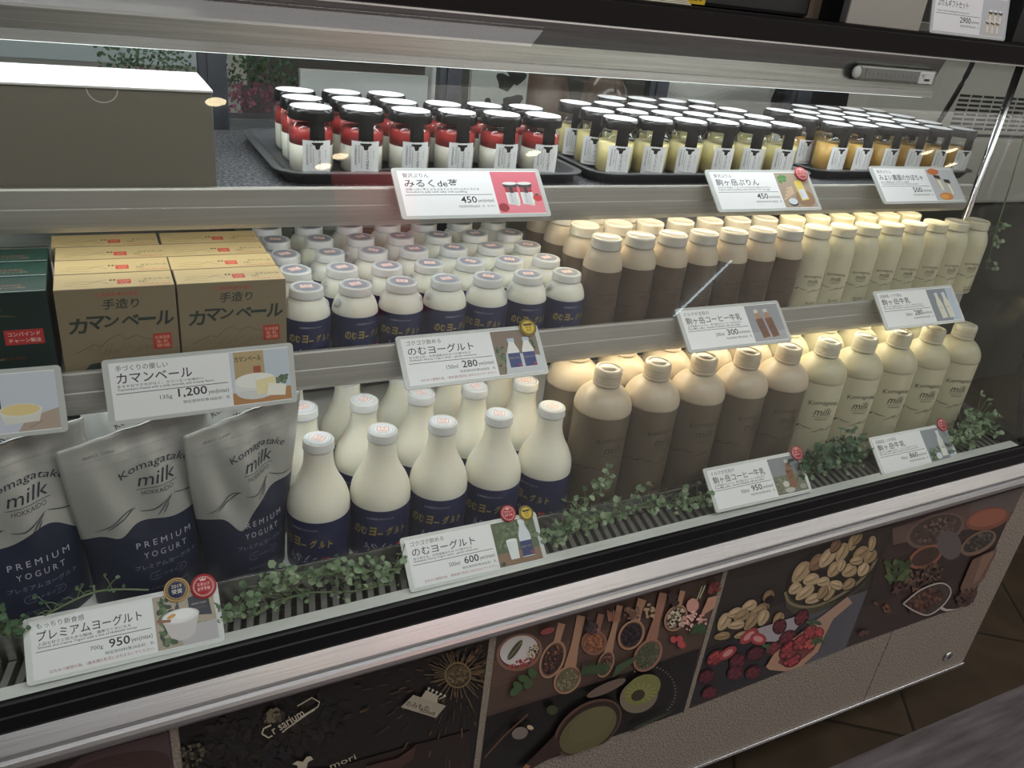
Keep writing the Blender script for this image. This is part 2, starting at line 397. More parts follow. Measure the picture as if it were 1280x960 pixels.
# counter on top
boxo('counter_top', (X0 - .05, 2.4, .215, .64, 1.322, 1.3505), M['counter'], case, .002)
MB().prism_x([(.200, 1.321), (.2145, 1.319), (.2145, 1.3515), (.204, 1.3515), (.200, 1.347)], X0 - .05, 2.4).build('counter_edge', M['counter'], case, .001)
boxo('edge_strip', (X0 - .05, 2.4, .1985, .2005, 1.3185, 1.3205), M['steel_bright'], case)
# light canopy below the counter
CX1 = 1.190
cp = [(.2145, 1.3185), (.224, 1.292), (.222, 1.270), (.226, 1.2665), (.285, 1.2665), (.300, 1.3185)]
MB().prism_x(cp, X0, CX1).build('light_canopy', M['steel'], case, .0008)
boxo('canopy_lip', (X0, CX1, .2205, .2225, 1.2605, 1.2698), M['steel_bright'], case)
boxo('canopy_edge_light', (X0 + .01, CX1 - .02, .2226, .2240, 1.2600, 1.2618), M['led_edge'], case)
boxo('hidden_lamp', (X0 + .01, CX1 - .03, .236, .262, 1.2615, 1.2662), M['led_top'], case)
boxo('hidden_lamp', (X0 + .01, 1.40, .400, .425, 1.3120, 1.3215), M['rear_fill'], case)  # rear strip added out of view to brighten the back jar lids
# shelves
def shelf(z, yf, y1, sag, tubes, dark, yt, zr0, zr1):
    s = MB(); s.box(X0, 1.335, yf + .006, y1, z - .018, z)
    o = s.build('shelf', M['shelf'], case, .001)
    r = MB(); zq = zr0 + (zr1 - zr0) * .54
    r.prism_x([(yf + .0030, zr0 + .001), (yf + .0042, zr0), (yf + .0055, zr0), (yf + .0055, zr1), (yf + .001, zr1), (yf, zr1 - .002), (yf, zq + .001), (yf - .0012, zq), (yf - .0012, zq - .004), (yf - .0008, zr0 + .014), (yf + .0008, zr0 + .006)], X0, 1.338, smooth=False)
    rail = r.build('price_rail', M['rail'], o)
    for x0, x1, mm in tubes:
        l = MB(); l.tube([(x0, yt, z - .0245), (x1, yt, z - .0245)], .006, 10); l.build('light_tube', mm, o)
    if dark: boxo('shelf_mat', (X0, 1.33, yf + .007, y1 - .002, z, z + .0025), M['shelf_mat'], o)
    for bx in (-.6, -.2, .56, 1.30):
        b = MB(); b.hexa([(bx, yf + .10, z - .022), (bx + .004, yf + .10, z - .022), (bx + .004, y1, z - .06), (bx, y1, z - .06), (bx, yf + .10, z - .0182), (bx + .004, yf + .10, z - .0182), (bx + .004, y1, z - .0182), (bx, y1, z - .0182)])
        b.build('bracket', M['steel_dark'], o)
    return o
shelf(1.1165, .200, .568, 0, [(X0 + .02, .53, M['led_cool']), (.55, 1.31, M['led_warm'])], True, .235, 1.083, 1.1285)
shelf(.930, .148, .568, 0, [(X0 + .02, .50, M['led_low_cool']), (.52, 1.31, M['led_low_warm'])], False, .188, .902, .9525)
# sliding back doors
for a, b in ((-.90, -.37), (-.356, .154), (.168, .516), (.530, .922), (.938, 1.262)):
    d = MB(); w = .024
    d.box(a, a + w * .5, .580, .598, .666, 1.321); d.box(b - w * .5, b, .580, .598, .666, 1.321); d.box(a + w * .5, b - w * .5, .580, .598, .666, .72); d.box(a + w * .5, b - w * .5, .580, .598, 1.30, 1.321)
    o = d.build('back_door', M['stile'], case)
    boxo('door_pane', (a + w * .5, b - w * .5, .587, .590, .72, 1.30), M['glass'], o)
for a, b in ((-.37, -.356), (.154, .168), (.516, .530), (.922, .938), (1.262, 1.30)):
    boxo('door_post', (a, b, .576, .600, .666, 1.321), M['stile'], case)

# ------------------------------------------------------------------ price cards
CW, CHT = .193, .068
def mincho_lines(a, L):
    """the white half of a card: heading, name, notes, rule, size, price and allergen lines"""
    x0, x1 = .012, .121
    h1, name, nw, jp, en, vol, price, al, red = L
    ink = (28, 28, 32)
    a.text(h1, x0, .0548, w=min(.05, .0064 * len(h1)), h=.0060, col=(44, 44, 50))
    a.text(name, x0, .0418, w=nw, h=.0108, col=ink, bold=.008)
    if jp: a.text(jp, x0, .0374, w=min(.098, .0042 * len(jp)), h=.0032, col=(45, 45, 50), bold=.004)
    if en: a.text(en, x0, .0336, w=min(.094, .0019 * len(en)), h=.0032, col=(45, 45, 50), bold=.004)
    a.grid(x0 - .002, x1 - .001, .0310, .0317, (60, 60, 65), 2)
    pw = .0068 * len(price.replace(',', '')) + .002 * price.count(',')
    if vol: a.text(vol, .098 - pw - .006, .0202, w=.0030 * len(vol), h=.0052, align='R', col=ink)
    a.text(price, .098, .0200, w=pw, h=.0092 + .0014 * price.count(','), col=ink, align='R', bold=.012)
    a.text('yen(intax)', .0992, .0196, w=.0210, h=.0062, col=ink)
    a.text(al, x1, .0138, w=.048, h=.0034, col=(60, 60, 66), align='R')
    if red: a.text(red, x1, .0078, w=.100, h=.0034, col=(160, 50, 52), align='R')
PX0, PX1, PY0, PY1 = .124, .187, .005, .063
def badge(parent, x, y, r, kind):
    o = empty('award_badge'); o.parent = parent
    m = MB()
    P = [(0, 0), (r * .98, 0), (r, .0006), (r * .97, .0014), (0, .0014)]; m.lathe(P, 40)
    bm = m.build('badge_disc', [mat('badge_' + kind, {'red': rgb(178, 40, 48), 'navy': rgb(24, 34, 80), 'gold': rgb(205, 170, 40)}[kind], .4)], o)
    a = Art(1e-5); g = {'red': (225, 190, 190), 'navy': (205, 170, 95), 'gold': (40, 34, 20)}[kind]
    if kind == 'navy': a.ring(0, 0, r * .86, r * .99, (190, 150, 80))
    if kind == 'gold': a.ring(0, 0, r * .84, r * .95, (30, 26, 16)); a.ell(0, 0, r * .80, r * .80, (222, 190, 50), n=32)
    a.ring(0, 0, r * .76, r * .80, g)
    for k in range(26):
        t = 2 * PI * k / 26; a.ell(r * .70 * math.cos(t), r * .70 * math.sin(t), r * .07, r * .03, g, t + .9, 8, lift=(k == 0))
    if kind == 'red':
        a.text('スタッフ', 0, r * .06, w=r * .95, h=r * .26, col=(240, 215, 215), align='C', bold=.01); a.text('おすすめ', 0, -r * .32, w=r * .95, h=r * .26, col=(240, 215, 215), align='C', bold=.01)
        a.poly([(-r * .2, r * .45), (-r * .26, r * .68), (-r * .1, r * .56), (0, r * .72), (r * .1, r * .56), (r * .26, r * .68), (r * .2, r * .45)], (235, 200, 200))
    elif kind == 'navy':
        a.text('2019', 0, r * .16, w=r * .8, h=r * .28, col=(225, 215, 190), align='C'); a.text('受賞', 0, -r * .32, w=r * .8, h=r * .36, col=(235, 230, 215), align='C')
    else:
        a.grid(-r * .5, r * .5, r * .18, r * .42, (40, 34, 20), 2); a.text('★★', 0, -r * .12, w=r * .7, h=r * .24, col=(40, 34, 20), align='C'); a.text('金賞', 0, -r * .48, w=r * .55, h=r * .3, col=(40, 34, 20), align='C')
    a.build('badge_print', lambda u, v, w: (u, v, .00145 + w), o)
    o.location = (x, y, .0018); return o
def card(blx, bly, blz, tilt, L, pic, label, badges=(), yaw=0., group='price cards', roll=0.):
    """card face in local x (along the shelf) and y (up the slope); local z is the face normal"""
    o = MB(); n = 5; r = .004; P = []
    for cx, cy, a0 in ((CW - r, r, -PI / 2), (CW - r, CHT - r, 0), (r, CHT - r, PI / 2), (r, r, PI)):
        for k in range(n): a = a0 + PI / 2 * k / (n - 1); P.append((cx + r * math.cos(a), cy + r * math.sin(a)))
    N = len(P); o.add([(x, y, -.0022) for x, y in P] + [(x, y, 0) for x, y in P], [list(range(N))[::-1], [N + i for i in range(N)]] + [[i, (i + 1) % N, N + (i + 1) % N, N + i] for i in range(N)])
    ob = o.build('price_card', M['acrylic']); tag(ob, label, 'price card', group)
    a = Art(7e-6)
    a.grid(.006, PX1, .004, .064, (240, 241, 244), 1)
    if L: mincho_lines(a, L)
    pic(a)
    a.build('printed_sheet', lambda u, v, w: (u, v, .0002 + w), ob)
    for b in badges: badge(ob, *b)
    ob.matrix_world = Matrix.Translation((blx, bly, blz)) @ Matrix.Rotation(yaw, 4, 'Z') @ Matrix.Rotation(tilt, 4, 'X') @ Matrix.Rotation(roll, 4, 'Z')
    return ob
def pbg(a, c): a.grid(PX0, PX1, PY0, PY1, c, 1)
def mini_bottle(a, x, y, h, body, cap, label=None, frac=.45, w=.4, rot=0.):
    c, s = math.cos(rot), math.sin(rot)
    T = lambda u, v: (x + (u * c - v * s) * h, y + (u * s + v * c) * h)
    q = w / 2
    a.poly([T(*p) for p in ((-q, 0), (q, 0), (q, .58), (q * .5, .82), (q * .48, .92), (-q * .48, .92), (-q * .5, .82), (-q, .58))], body)
    if label: a.poly([T(*p) for p in ((-q, .02), (q, .02), (q, frac), (-q, frac))], label)
    a.poly([T(*p) for p in ((-q * .56, .88), (q * .56, .88), (q * .56, 1), (-q * .56, 1))], cap)
def leaves(a, x0, x1, y0, y1, n, cols, r=.002):
    q = r * 1.1
    for k in range(n): a.ell(random.uniform(x0 + q, max(x0 + q, x1 - q)), random.uniform(y0 + q, max(y0 + q, y1 - q)), r * random.uniform(.6, 1.1), r * random.uniform(.3, .8), random.choice(cols), random.uniform(0, 3), 7)
GR = [(60, 88, 58), (84, 110, 74), (44, 66, 46), (104, 124, 92)]
def pic_strawberry(a):
    pbg(a, (214, 108, 124)); a.poly([(PX0, PY0), (PX1, PY0), (PX1, .022), (PX0, .016)], (226, 128, 142))
    for cx in (.147, .167):
        a.poly([(cx - .0085, .018), (cx + .0065, .015), (cx + .0085, .022), (cx + .0085, .037), (cx - .0085, .037)], (225, 225, 222))
        a.poly([(cx - .0085, .034), (cx + .0085, .034), (cx + .0080, .041), (cx - .0080, .041)], (150, 50, 60)); a.poly([(cx - .0055, .017), (cx + .0045, .016), (cx + .0045, .034), (cx - .0055, .034)], (205, 206, 210))
        a.text('みるくde苺', cx - .001, .020, w=.0115, h=.0018, col=(60, 60, 60), rot=PI / 2); a.grid(cx - .0022, cx + .0022, .033, .042, (40, 36, 40), 1)
        a.poly([(cx - .009, .041), (cx + .009, .041), (cx + .010, .046), (cx - .010, .046)], (44, 46, 50)); a.ell(cx, .0465, .0098, .0022, (230, 230, 230))
    a.ell(.131, .013, .007, .006, (150, 36, 48)); a.ell(.180, .026, .006, .005, (196, 50, 56)); leaves(a, .176, .186, .028, .033, 5, GR)
def pic_custard(a):
    pbg(a, (168, 150, 132)); leaves(a, PX0, .148, .044, PY1, 26, [(70, 128, 66), (96, 150, 84)], .004); a.ell(.168, .020, .018, .014, (150, 118, 92))
    for k in range(4): a.stroke([(.126 + .004 * k, .018 + .006 * k), (.150, .030 + .003 * k)], .003, (206, 178, 148))
    a.poly([(.160, .016), (.175, .018), (.172, .046), (.157, .044)], (228, 204, 110)); a.poly([(.162, .018), (.173, .020), (.171, .036), (.161, .034)], (214, 222, 236)); a.text('ぷりん', .165, .022, w=.010, h=.003, col=(70, 90, 150), rot=PI / 2)
    a.ell(.165, .046, .008, .004, (236, 206, 90)); a.ell(.142, .013, .009, .006, (40, 44, 54)); a.ell(.142, .015, .0085, .0052, (216, 224, 232))
def pic_pumpkin(a):
    pbg(a, (188, 190, 196)); a.ell(.142, .058, .014, .006, (196, 112, 60)); a.ell(.150, .012, .016, .007, (204, 128, 56)); a.ell(.146, .012, .010, .004, (226, 160, 80))
    for cx, cy in ((.148, .036), (.168, .028)):
        a.poly([(cx - .006, cy - .012), (cx + .006, cy - .014), (cx + .005, cy + .010), (cx - .007, cy + .012)], (196, 174, 130)); a.poly([(cx - .003, cy - .012), (cx + .004, cy - .013), (cx + .003, cy + .006), (cx - .004, cy + .007)], (224, 224, 222)); a.poly([(cx - .008, cy + .010), (cx + .006, cy + .008), (cx + .005, cy + .015), (cx - .009, cy + .016)], (34, 40, 44))
def pic_camembert(a):
    pbg(a, (196, 206, 218)); a.grid(PX0, PX1, PY0, .020, (182, 132, 84), 1); a.poly([(PX0 + .004, .022), (.160, .022), (.160, PY1), (PX0 + .004, PY1)], (182, 160, 116)); a.text('カマンベール', .129, .052, w=.028, h=.006, col=(44, 56, 46), bold=.02); a.grid(.148, .156, .036, .046, (160, 80, 62), 1)
    leaves(a, .160, PX1, .020, .036, 20, [(80, 104, 84), (110, 130, 104)], .004); a.grid(PX0, .128, .018, PY1, (206, 212, 226), 1)
    a.ell(.149, .019, .022, .010, (214, 216, 216)); a.ell(.149, .030, .022, .0085, (236, 236, 232)); a.grid(.127, .171, .019, .030, (226, 227, 225), 1); a.ell(.149, .030, .0215, .0082, (240, 240, 236))
    a.poly([(.149, .030), (.170, .033), (.171, .018), (.150, .013)], (238, 226, 178)); a.poly([(.160, .012), (.180, .010), (.182, .022), (.163, .026)], (242, 240, 230)); a.poly([(.160, .012), (.163, .026), (.158, .020)], (236, 220, 168))
def pic_butter(a):
    pbg(a, (205, 212, 224)); a.poly([(PX0, .026), (.138, .026), (.138, .058), (PX0, .060)], (46, 52, 54)); a.text('濃い風味', .126, .046, w=.010, h=.0025, col=(150, 120, 90)); a.grid(.131, .138, .040, .044, (176, 62, 58), 1)
    a.poly([(.150, PY0), (PX1, PY0), (PX1, .026), (.158, .018)], (182, 164, 150)); a.grid(PX0, .148, PY0, .021, (206, 210, 226), 1)
    a.poly([(.136, .024), (.172, .024), (.169, .014), (.140, .013)], (226, 224, 218)); a.ell(.154, .026, .019, .007, (232, 230, 222)); a.ell(.154, .0268, .0168, .0056, (236, 214, 152)); a.stroke([(.160, .008), (.172, .014)], .0006, (150, 130, 116))
def pic_smallyog(a):
    pbg(a, (128, 110, 96)); leaves(a, PX0, .140, PY0, .045, 30, GR, .003); a.poly([(.134, PY0), (PX1, PY0), (PX1, .026), (.140, .034)], (198, 202, 208)); leaves(a, .170, PX1, .030, .050, 12, GR, .003)
    for cx in (.150, .171): mini_bottle(a, cx, .012, .040, (232, 232, 228), (186, 202, 222), (40, 58, 118), .5, .42); a.text('のむヨーグルト', cx - .007, .024, w=.014, h=.003, col=(190, 180, 110)); a.grid(cx + .004, cx + .007, .014, .017, (180, 40, 40), 1)
def pic_bigyog(a):
    pbg(a, (84, 98, 70)); leaves(a, PX0, PX1, .026, PY1, 70, [(96, 112, 78), (70, 88, 60), (112, 126, 92)], .004); a.grid(PX0, PX1, PY0, .022, (134, 106, 84), 1); leaves(a, PX0, .135, PY0, .012, 14, GR, .003)
    a.poly([(.142, .012), (.154, .012), (.156, .036), (.140, .036)], (226, 230, 232)); a.ell(.148, .037, .008, .0018, (238, 240, 242)); mini_bottle(a, .168, .012, .050, (216, 222, 232), (226, 230, 236), (34, 48, 104), .42, .34); a.text('のむヨーグルト', .1605, .024, w=.015, h=.003, col=(196, 186, 120)); a.grid(.172, .175, .015, .018, (180, 40, 40), 1)
def pic_coffee200(a):
    pbg(a, (150, 152, 160)); a.grid(PX0, PX1, PY0, .020, (168, 168, 174), 1)
    for cx in (.148, .166): mini_bottle(a, cx, .010, .046, (176, 134, 102), (216, 208, 198), (112, 76, 56), .68, .30, .12); a.text('milk', cx - .006, .026, w=.006, h=.002, col=(50, 34, 26))
def pic_milk200(a):
    pbg(a, (136, 142, 152)); a.poly([(.166, PY0), (PX1, PY0), (PX1, PY1), (.172, PY1)], (190, 200, 220))
    for cx in (.148, .166): mini_bottle(a, cx, .010, .046, (222, 220, 208), (214, 222, 228), None, .6, .30, .08); a.text('milk', cx - .006, .028, w=.006, h=.002, col=(60, 60, 60))
def pic_coffee900(a):
    pbg(a, (138, 142, 148)); a.grid(PX0, PX1, PY0, .034, (112, 116, 96), 1); leaves(a, PX0, .150, PY0, .034, 40, [(126, 122, 98), (92, 98, 76), (150, 146, 126)], .003)
    mini_bottle(a, .160, .012, .046, (150, 108, 74), (206, 206, 200), (132, 88, 56), .62, .30); a.text('milk', .155, .028, w=.008, h=.003, col=(40, 28, 20)); a.ell(.146, .020, .006, .005, (206, 204, 198)); a.ell(.150, .010, .010, .004, (196, 194, 190)); a.ell(.178, .012, .007, .004, (160, 156, 146))
def pic_milk900(a):
    pbg(a, (142, 148, 156)); leaves(a, PX0, .160, PY0, .034, 34, GR, .004); mini_bottle(a, .164, .012, .046, (226, 228, 222), (222, 226, 230), None, .6, .30); a.text('milk', .159, .026, w=.009, h=.003, col=(60, 60, 60)); a.ell(.148, .014, .007, .006, (214, 220, 226)); a.ell(.180, .010, .007, .003, (200, 206, 212))
def pic_premium(a):
    pbg(a, (176, 164, 148)); leaves(a, PX0, .146, PY0, PY1, 60, GR, .004); a.poly([(.146, .024), (PX1, .026), (PX1, PY0), (.150, PY0)], (186, 182, 188)); a.poly([(.140, .034), (.149, .054), (.152, .034)], (64, 66, 76)); a.poly([(.160, .036), (PX1 - .004, .032), (PX1 - .006, PY1 - .004), (.160, PY1 - .008)], (44, 46, 62)); a.text('PREMIUM YOGURT', .163, .046, w=.016, h=.002, col=(190, 180, 190)); a.text('プレミアムヨーグルト', .163, .041, w=.016, h=.002, col=(150, 110, 120))
    a.poly([(.131, .036), (.170, .038), (.163, .016), (.156, .011), (.146, .011), (.138, .016)], (206, 200, 202)); a.ell(.1505, .037, .0195, .0082, (216, 212, 216)); a.ell(.1505, .037, .0175, .0068, (236, 236, 238)); a.ell(.154, .039, .011, .0055, (246, 247, 250)); a.stroke([(.126, .036), (.140, .034)], .003, (152, 92, 66)); a.ell(.141, .0385, .005, .002, (214, 160, 84), .3)
def pic_gift(a):
    pbg(a, (196, 198, 204))
    for r in range(2):
        for k in range(3):
            cx, cy = .142 + .013 * k + .004 * r, .020 + .016 * r; a.poly([(cx - .004, cy - .011), (cx + .004, cy - .012), (cx + .004, cy + .004), (cx - .004, cy + .005)], (212, 190, 150)); a.grid(cx - .002, cx + .003, cy - .010, cy + .001, (228, 228, 228), 1); a.poly([(cx - .005, cy + .004), (cx + .005, cy + .003), (cx + .005, cy + .008), (cx - .005, cy + .008)], (36, 36, 40)); a.ell(cx, cy + .0082, .005, .002, (228, 230, 232))
AL = '特定原材料等28品目：乳'
RED = 'はちみつ使用の為、1歳未満の乳児には与えないでください。'
YEN = '甘さ控えめ、北海道産はちみつの爽やかさ'
ENY = 'Hokkaido Honey Yogurt drink - gentle sweetness'
COF = '北海道産のミルクに、香り豊かなコーヒーを合わせた'
MLK = '搾りたての風味が生きた、やさしい甘さのミルク'
T45 = math.radians(43)
card(.303, .157, 1.103, T45, ('贅沢ぷりん', 'みるくde苺', .067, '甘酸っぱい苺とぷるぷるミルクぷりんがとろける', 'Strawberry jelly with silky milk pudding', '', '450', '特定原材料等28品目：乳・ゼラチン', ''), pic_strawberry, 'price card with pink photo of two strawberry pudding jars, on the top shelf rail')
card(.759, .157, 1.103, T45, ('贅沢ぷりん', '駒ヶ岳ぷりん', .078, 'なめらかな卵とミルクのコクが広がる極上のぷりん', 'Yogurt custard pudding with Hokkaido milk and eggs', '', '450', AL, ''), pic_custard, 'price card with custard jar photo and one red badge, on the top shelf rail', [(.176, .060, .012, 'red')])
card(1.080, .157, 1.110, T45, ('贅沢ぷりん', 'みよい農園のかぼちゃ', .100, 'みよい農園の甘いかぼちゃを使用', 'Pumpkin pudding with smooth Hokkaido pumpkin', '', '500', AL, ''), pic_pumpkin, 'price card with pumpkin pudding photo, at the right end of the top shelf rail')
card(-.248, .118, .905, math.radians(72), None, pic_butter, 'price card with cheese in a white dish, cut off at the left edge', yaw=-.02)
card(-.018, .116, .905, math.radians(72), ('手づくりの優しい', 'カマンベール', .073, 'まろやかでクセがなく、クリーミーな味わい', 'Camembert cheese with a mild, smooth, and creamy flavor', '135g', '1,200', AL, ''), pic_camembert, 'price card with photo of a cut round camembert, below the kraft cheese boxes', yaw=0.02)
card(.298, .103, .913, T45 + .03, ('ゴクゴク飲める', 'のむヨーグルト', .086, YEN, ENY, '150ml', '280', AL, RED), pic_smallyog, 'price card with photo of two small blue yogurt drinks and a gold badge', [(.178, .064, .012, 'gold')])
card(.713, .103, .919, T45, ('ミルクが主役の', '駒ヶ岳コーヒー牛乳', .101, COF, 'Pure Milk coffee - Smooth Hokkaido milk and coffee', '200ml', '300', AL, ''), pic_coffee200, 'price card with photo of two coffee milk bottles, on the middle shelf rail')
card(1.108, .103, .919, T45 + .04, ('低温殺菌ノンホモ製法', '駒ヶ岳牛乳', .066, MLK, 'Rich milk with a gentle sweetness and smooth finish', '200ml', '280', AL, ''), pic_milk200, 'price card with photo of two white milk bottles, on the middle shelf rail')
card(-.122, .0245, .6645, T45 - .02, ('もっちり新食感', 'プレミアムヨーグルト', .100, '上品な甘さと控えめな酸味、濃厚でくせになる', 'Smooth and creamy Yogurt with a hint of Hokkaido honey', '700g', '950', AL, RED), pic_premium, 'price card with photo of yogurt in a white bowl, below the pouches', [(.150, .066, .0135, 'navy'), (.178, .064, .0140, 'red')])
card(.289, .0245, .6720, T45, ('ゴクゴク飲める', 'のむヨーグルト', .086, YEN, ENY, '500ml', '600', AL, RED), pic_bigyog, 'price card with photo of glass beside yogurt bottle, red and gold badges', [(.152, .072, .0115, 'red'), (.178, .068, .0105, 'gold')])
card(.764, .026, .688, T45, ('ミルクが主役の', '駒ヶ岳コーヒー牛乳', .101, COF, 'Pure Milk coffee - Smooth Hokkaido milk and coffee', '900ml', '950', AL, ''), pic_coffee900, 'price card with one coffee milk bottle photo and red badge, among the ivy', [(.186, .064, .012, 'red')])
card(1.116, .026, .686, T45, ('低温殺菌ノンホモ製法', '駒ヶ岳牛乳', .066, MLK, 'Rich milk with a gentle sweetness and smooth finish', '900ml', '860', AL, ''), pic_milk900, 'price card with one white milk bottle photo and red badge, among the ivy', [(.182, .066, .012, 'red')])
card(1.238, .30, 1.3515, math.radians(76), ('贅沢ぷりん', 'ぷりんギフトセット', .076, '', 'Yogurt custard pudding gift box assortment', '', '2900', AL, ''), pic_gift, 'price card reading 2900 yen, standing on top of the counter')

# ------------------------------------------------------------------ pudding jars
def jar_proto(kind):
    t = empty('pudding_jar')
    outer = [(0, .0), (.022, .0), (.0255, .002), (.0268, .006), (.0270, .046), (.0262, .053), (.0235, .0585), (.0215, .060), (.0215, .0655)]
    inner = [(.0205, .0655), (.0205, .060), (.0225, .0578), (.0248, .053), (.0255, .046), (.0253, .007), (.021, .003), (0, .003)]
    g = MB(); g.lathe(outer + inner, 28); g.build('glass_jar', M['jar_glass'], t)
    top = .052 if kind == 'red' else .046
    fm = {'red': M['pannacotta'], 'custard': M['custard_pale'], 'pumpkin': M['pumpkin']}[kind]
    f = MB(); ft = .036 if kind == 'red' else top
    f.lathe([(0, .0034), (.0205, .0034), (.0248, .0076), (.0250, ft), (0, ft)], 28); f.build('pudding_filling', fm, t)
    if kind == 'red':
        j = MB(); j.lathe([(0, ft + .0002), (.0250, ft + .0002), (.0250, .047), (.0240, top), (.0215, top + .004), (0, top + .004)], 28); j.build('jelly_layer', M['jelly'], t)
    l = MB(); l.lathe([(0, .0655), (.0240, .0640), (.0262, .0640), (.0266, .0655), (.0264, .0735), (.0252, .0765), (.0240, .0772), (0, .0772)], 36); lid = l.build('lid', M['lid_black'], t)
    a = Art(1.5e-5); a.ell(0, 0, .0238, .0238, (232, 234, 236), n=32)
    a.text('贅沢ぷりん', 0, .006, w=.020, h=.0035, col=(90, 90, 95), align='C'); a.text('YAMAKI', 0, -.004, w=.018, h=.004, col=(110, 110, 115), align='C'); a.text('HOKKAIDO', 0, -.010, w=.016, h=.0022, col=(120, 120, 125), align='C')
    a.v = [(p[0], p[1], p[2]) for p in a.v]
    a.build('lid_print', lambda u, v, w: (u, v, .0774 + w), lid)
    # paper label with a black tab running up over the lid
    b = Art(1.5e-5); b.grid(-.0172, .0172, .004, .0435, (224, 225, 226), 12, 1)
    b.rows([(.0412, 0, .0068), (.0400, 0, .0070), (.0385, 0, .0058), (.0380, 0, .0034), (.0360, 0, .0028), (.0334, 0, .0020)], (14, 14, 14), 8)
    for xx, s, h in ((.0098, '贅沢ぷりん', .010), (.0020, {'red': 'みるくde苺', 'custard': '駒ヶ岳ぷりん', 'pumpkin': 'かぼちゃぷりん'}[kind], .022), (-.0120, '北海道産生乳使用', .024), (-.0080, '卵とミルクのコク', .022)):
        n = len(s)
        for i, chh in enumerate(s): b.text(chh, xx, (.0330 if xx > 0 else .0395) - h / n * (i + 1), w=h / n * .8, h=h / n * .82, col=(62, 62, 66), align='C')
    b.grid(-.0052, -.0048, .012, .034, (120, 120, 120), 1); b.text('HOKKAIDO', 0, .0066, w=.022, h=.0022, col=(70, 70, 72), align='C')
    b.build('paper_label', wrap(.0271), t)
    s = MB(); tab = [(.0274, .0426), (.0276, .0470), (.0272, .0530), (.0268, .0600), (.0270, .0650), (.0271, .0735), (.0258, .0768)]; ww = .0088
    vs = []
    for r, z in tab:
        for k in range(5): an = (-1 + k / 2) * ww / .0265; vs.append((r * math.sin(an), -r * math.cos(an), z))
    for r, z in tab:
        for k in range(5): an = (-1 + k / 2) * ww / .0265; vs.append(((r - .0002) * math.sin(an), -(r - .0002) * math.cos(an), z))
    nt = len(tab); s.add(vs, [[j * 5 + k, j * 5 + k + 1, (j + 1) * 5 + k + 1, (j + 1) * 5 + k] for j in range(nt - 1) for k in range(4)] + [[nt * 5 + j * 5 + k, nt * 5 + (j + 1) * 5 + k, nt * 5 + (j + 1) * 5 + k + 1, nt * 5 + j * 5 + k + 1] for j in range(nt - 1) for k in range(4)])
    s.build('seal_tab', M['lid_black'], t, fix=False)
    return t
class Spawner:
    def __init__(s, proto, cat, group): s.p = proto; s.cat = cat; s.g = group; s.used = False
    def put(s, x, y, z, rz, label):
        o = s.p if not s.used else copy_tree(s.p)
        if not s.used: CH.setdefault(s.p.name, kids(s.p)); s.used = True
        o.location = (x, y, z); o.rotation_euler = (0, 0, rz); tag(o, label, s.cat, s.g); return o
JZ = 1.1246
jr = Spawner(jar_proto('red'), 'pudding jar', 'strawberry pudding jars')
for j, (y, n) in enumerate(((.286, 6), (.347, 6), (.408, 3))):
    for i in range(n): jr.put(.230 + .0615 * i + .004 * j, y + random.uniform(-.002, .002), JZ, .08 + random.uniform(-.18, .18), f'strawberry pudding jar with red layer, {ROW[j]} row, {ORD[i]} from the white carton')
jc = Spawner(jar_proto('custard'), 'pudding jar', 'custard pudding jars')
for j, (y, c0, c1) in enumerate(((.287, 0, 6), (.347, 0, 6), (.413, 0, 6), (.485, 2, 6))):
    for i in range(c0, c1): jc.put(.659 + .0613 * i - (.012 if j == 3 else 0), y + random.uniform(-.002, .002), JZ, -.34 + random.uniform(-.2, .2), f'pale yellow pudding jar, {ROW[j]} row, {ORD[i]} column from the strawberry jars')
jp = Spawner(jar_proto('pumpkin'), 'pudding jar', 'pumpkin pudding jars')
for j, (y, x0, n) in enumerate(((.312, 1.103, 6), (.371, 1.085, 6), (.430, 1.085, 6), (.495, 1.205, 4))):
    for i in range(n): jp.put(x0 + .0625 * i, y + random.uniform(-.001, .001), JZ, -.12 + random.uniform(-.12, .12), f'orange pumpkin pudding jar, {ROW[j]} row, {ORD[i]} from the custard jars')
def rrect(x0, x1, y0, y1, r, n=6):
    P = []
    for cx, cy, a0 in ((x1 - r, y0 + r, -PI / 2), (x1 - r, y1 - r, 0), (x0 + r, y1 - r, PI / 2), (x0 + r, y0 + r, PI)):
        for k in range(n): a = a0 + PI / 2 * k / (n - 1); P.append((cx + r * math.cos(a), cy + r * math.sin(a)))
    return P
def tray(x0, x1, y0, y1, label):
    z = 1.1192; loops = [(.014, 0), (.010, .0), (.004, .008), (.0, .0135), (-.006, .014), (-.006, .0155), (.003, .0155), (.010, .0095), (.016, .0052), (.024, .0052)]
    m = MB(); base = len(m.v); N = None
    vs = []
    for ins, h in loops:
        P = rrect(x0 + ins, x1 - ins, y0 + ins, y1 - ins, max(.03 - ins, .006)); N = len(P); vs += [(x, y, z + h) for x, y in P]
    fs = [[j * N + k, j * N + (k + 1) % N, (j + 1) * N + (k + 1) % N, (j + 1) * N + k] for j in range(len(loops) - 1) for k in range(N)]
    fs += [list(range(N))[::-1], [(len(loops) - 1) * N + k for k in range(N)]]
    m.add(vs, fs, 0, False)
    tag(m.build('serving_tray', M['tray']), label, 'tray', 'pudding trays')
tray(.188, .590, .245, .500, 'dark rounded tray under the strawberry pudding jars')
tray(.612, 1.012, .245, .520, 'dark rounded tray under the pale yellow custard jars')
tray(1.040, 1.330 + .105, .270, .530, 'dark rounded tray under the pumpkin pudding jars')

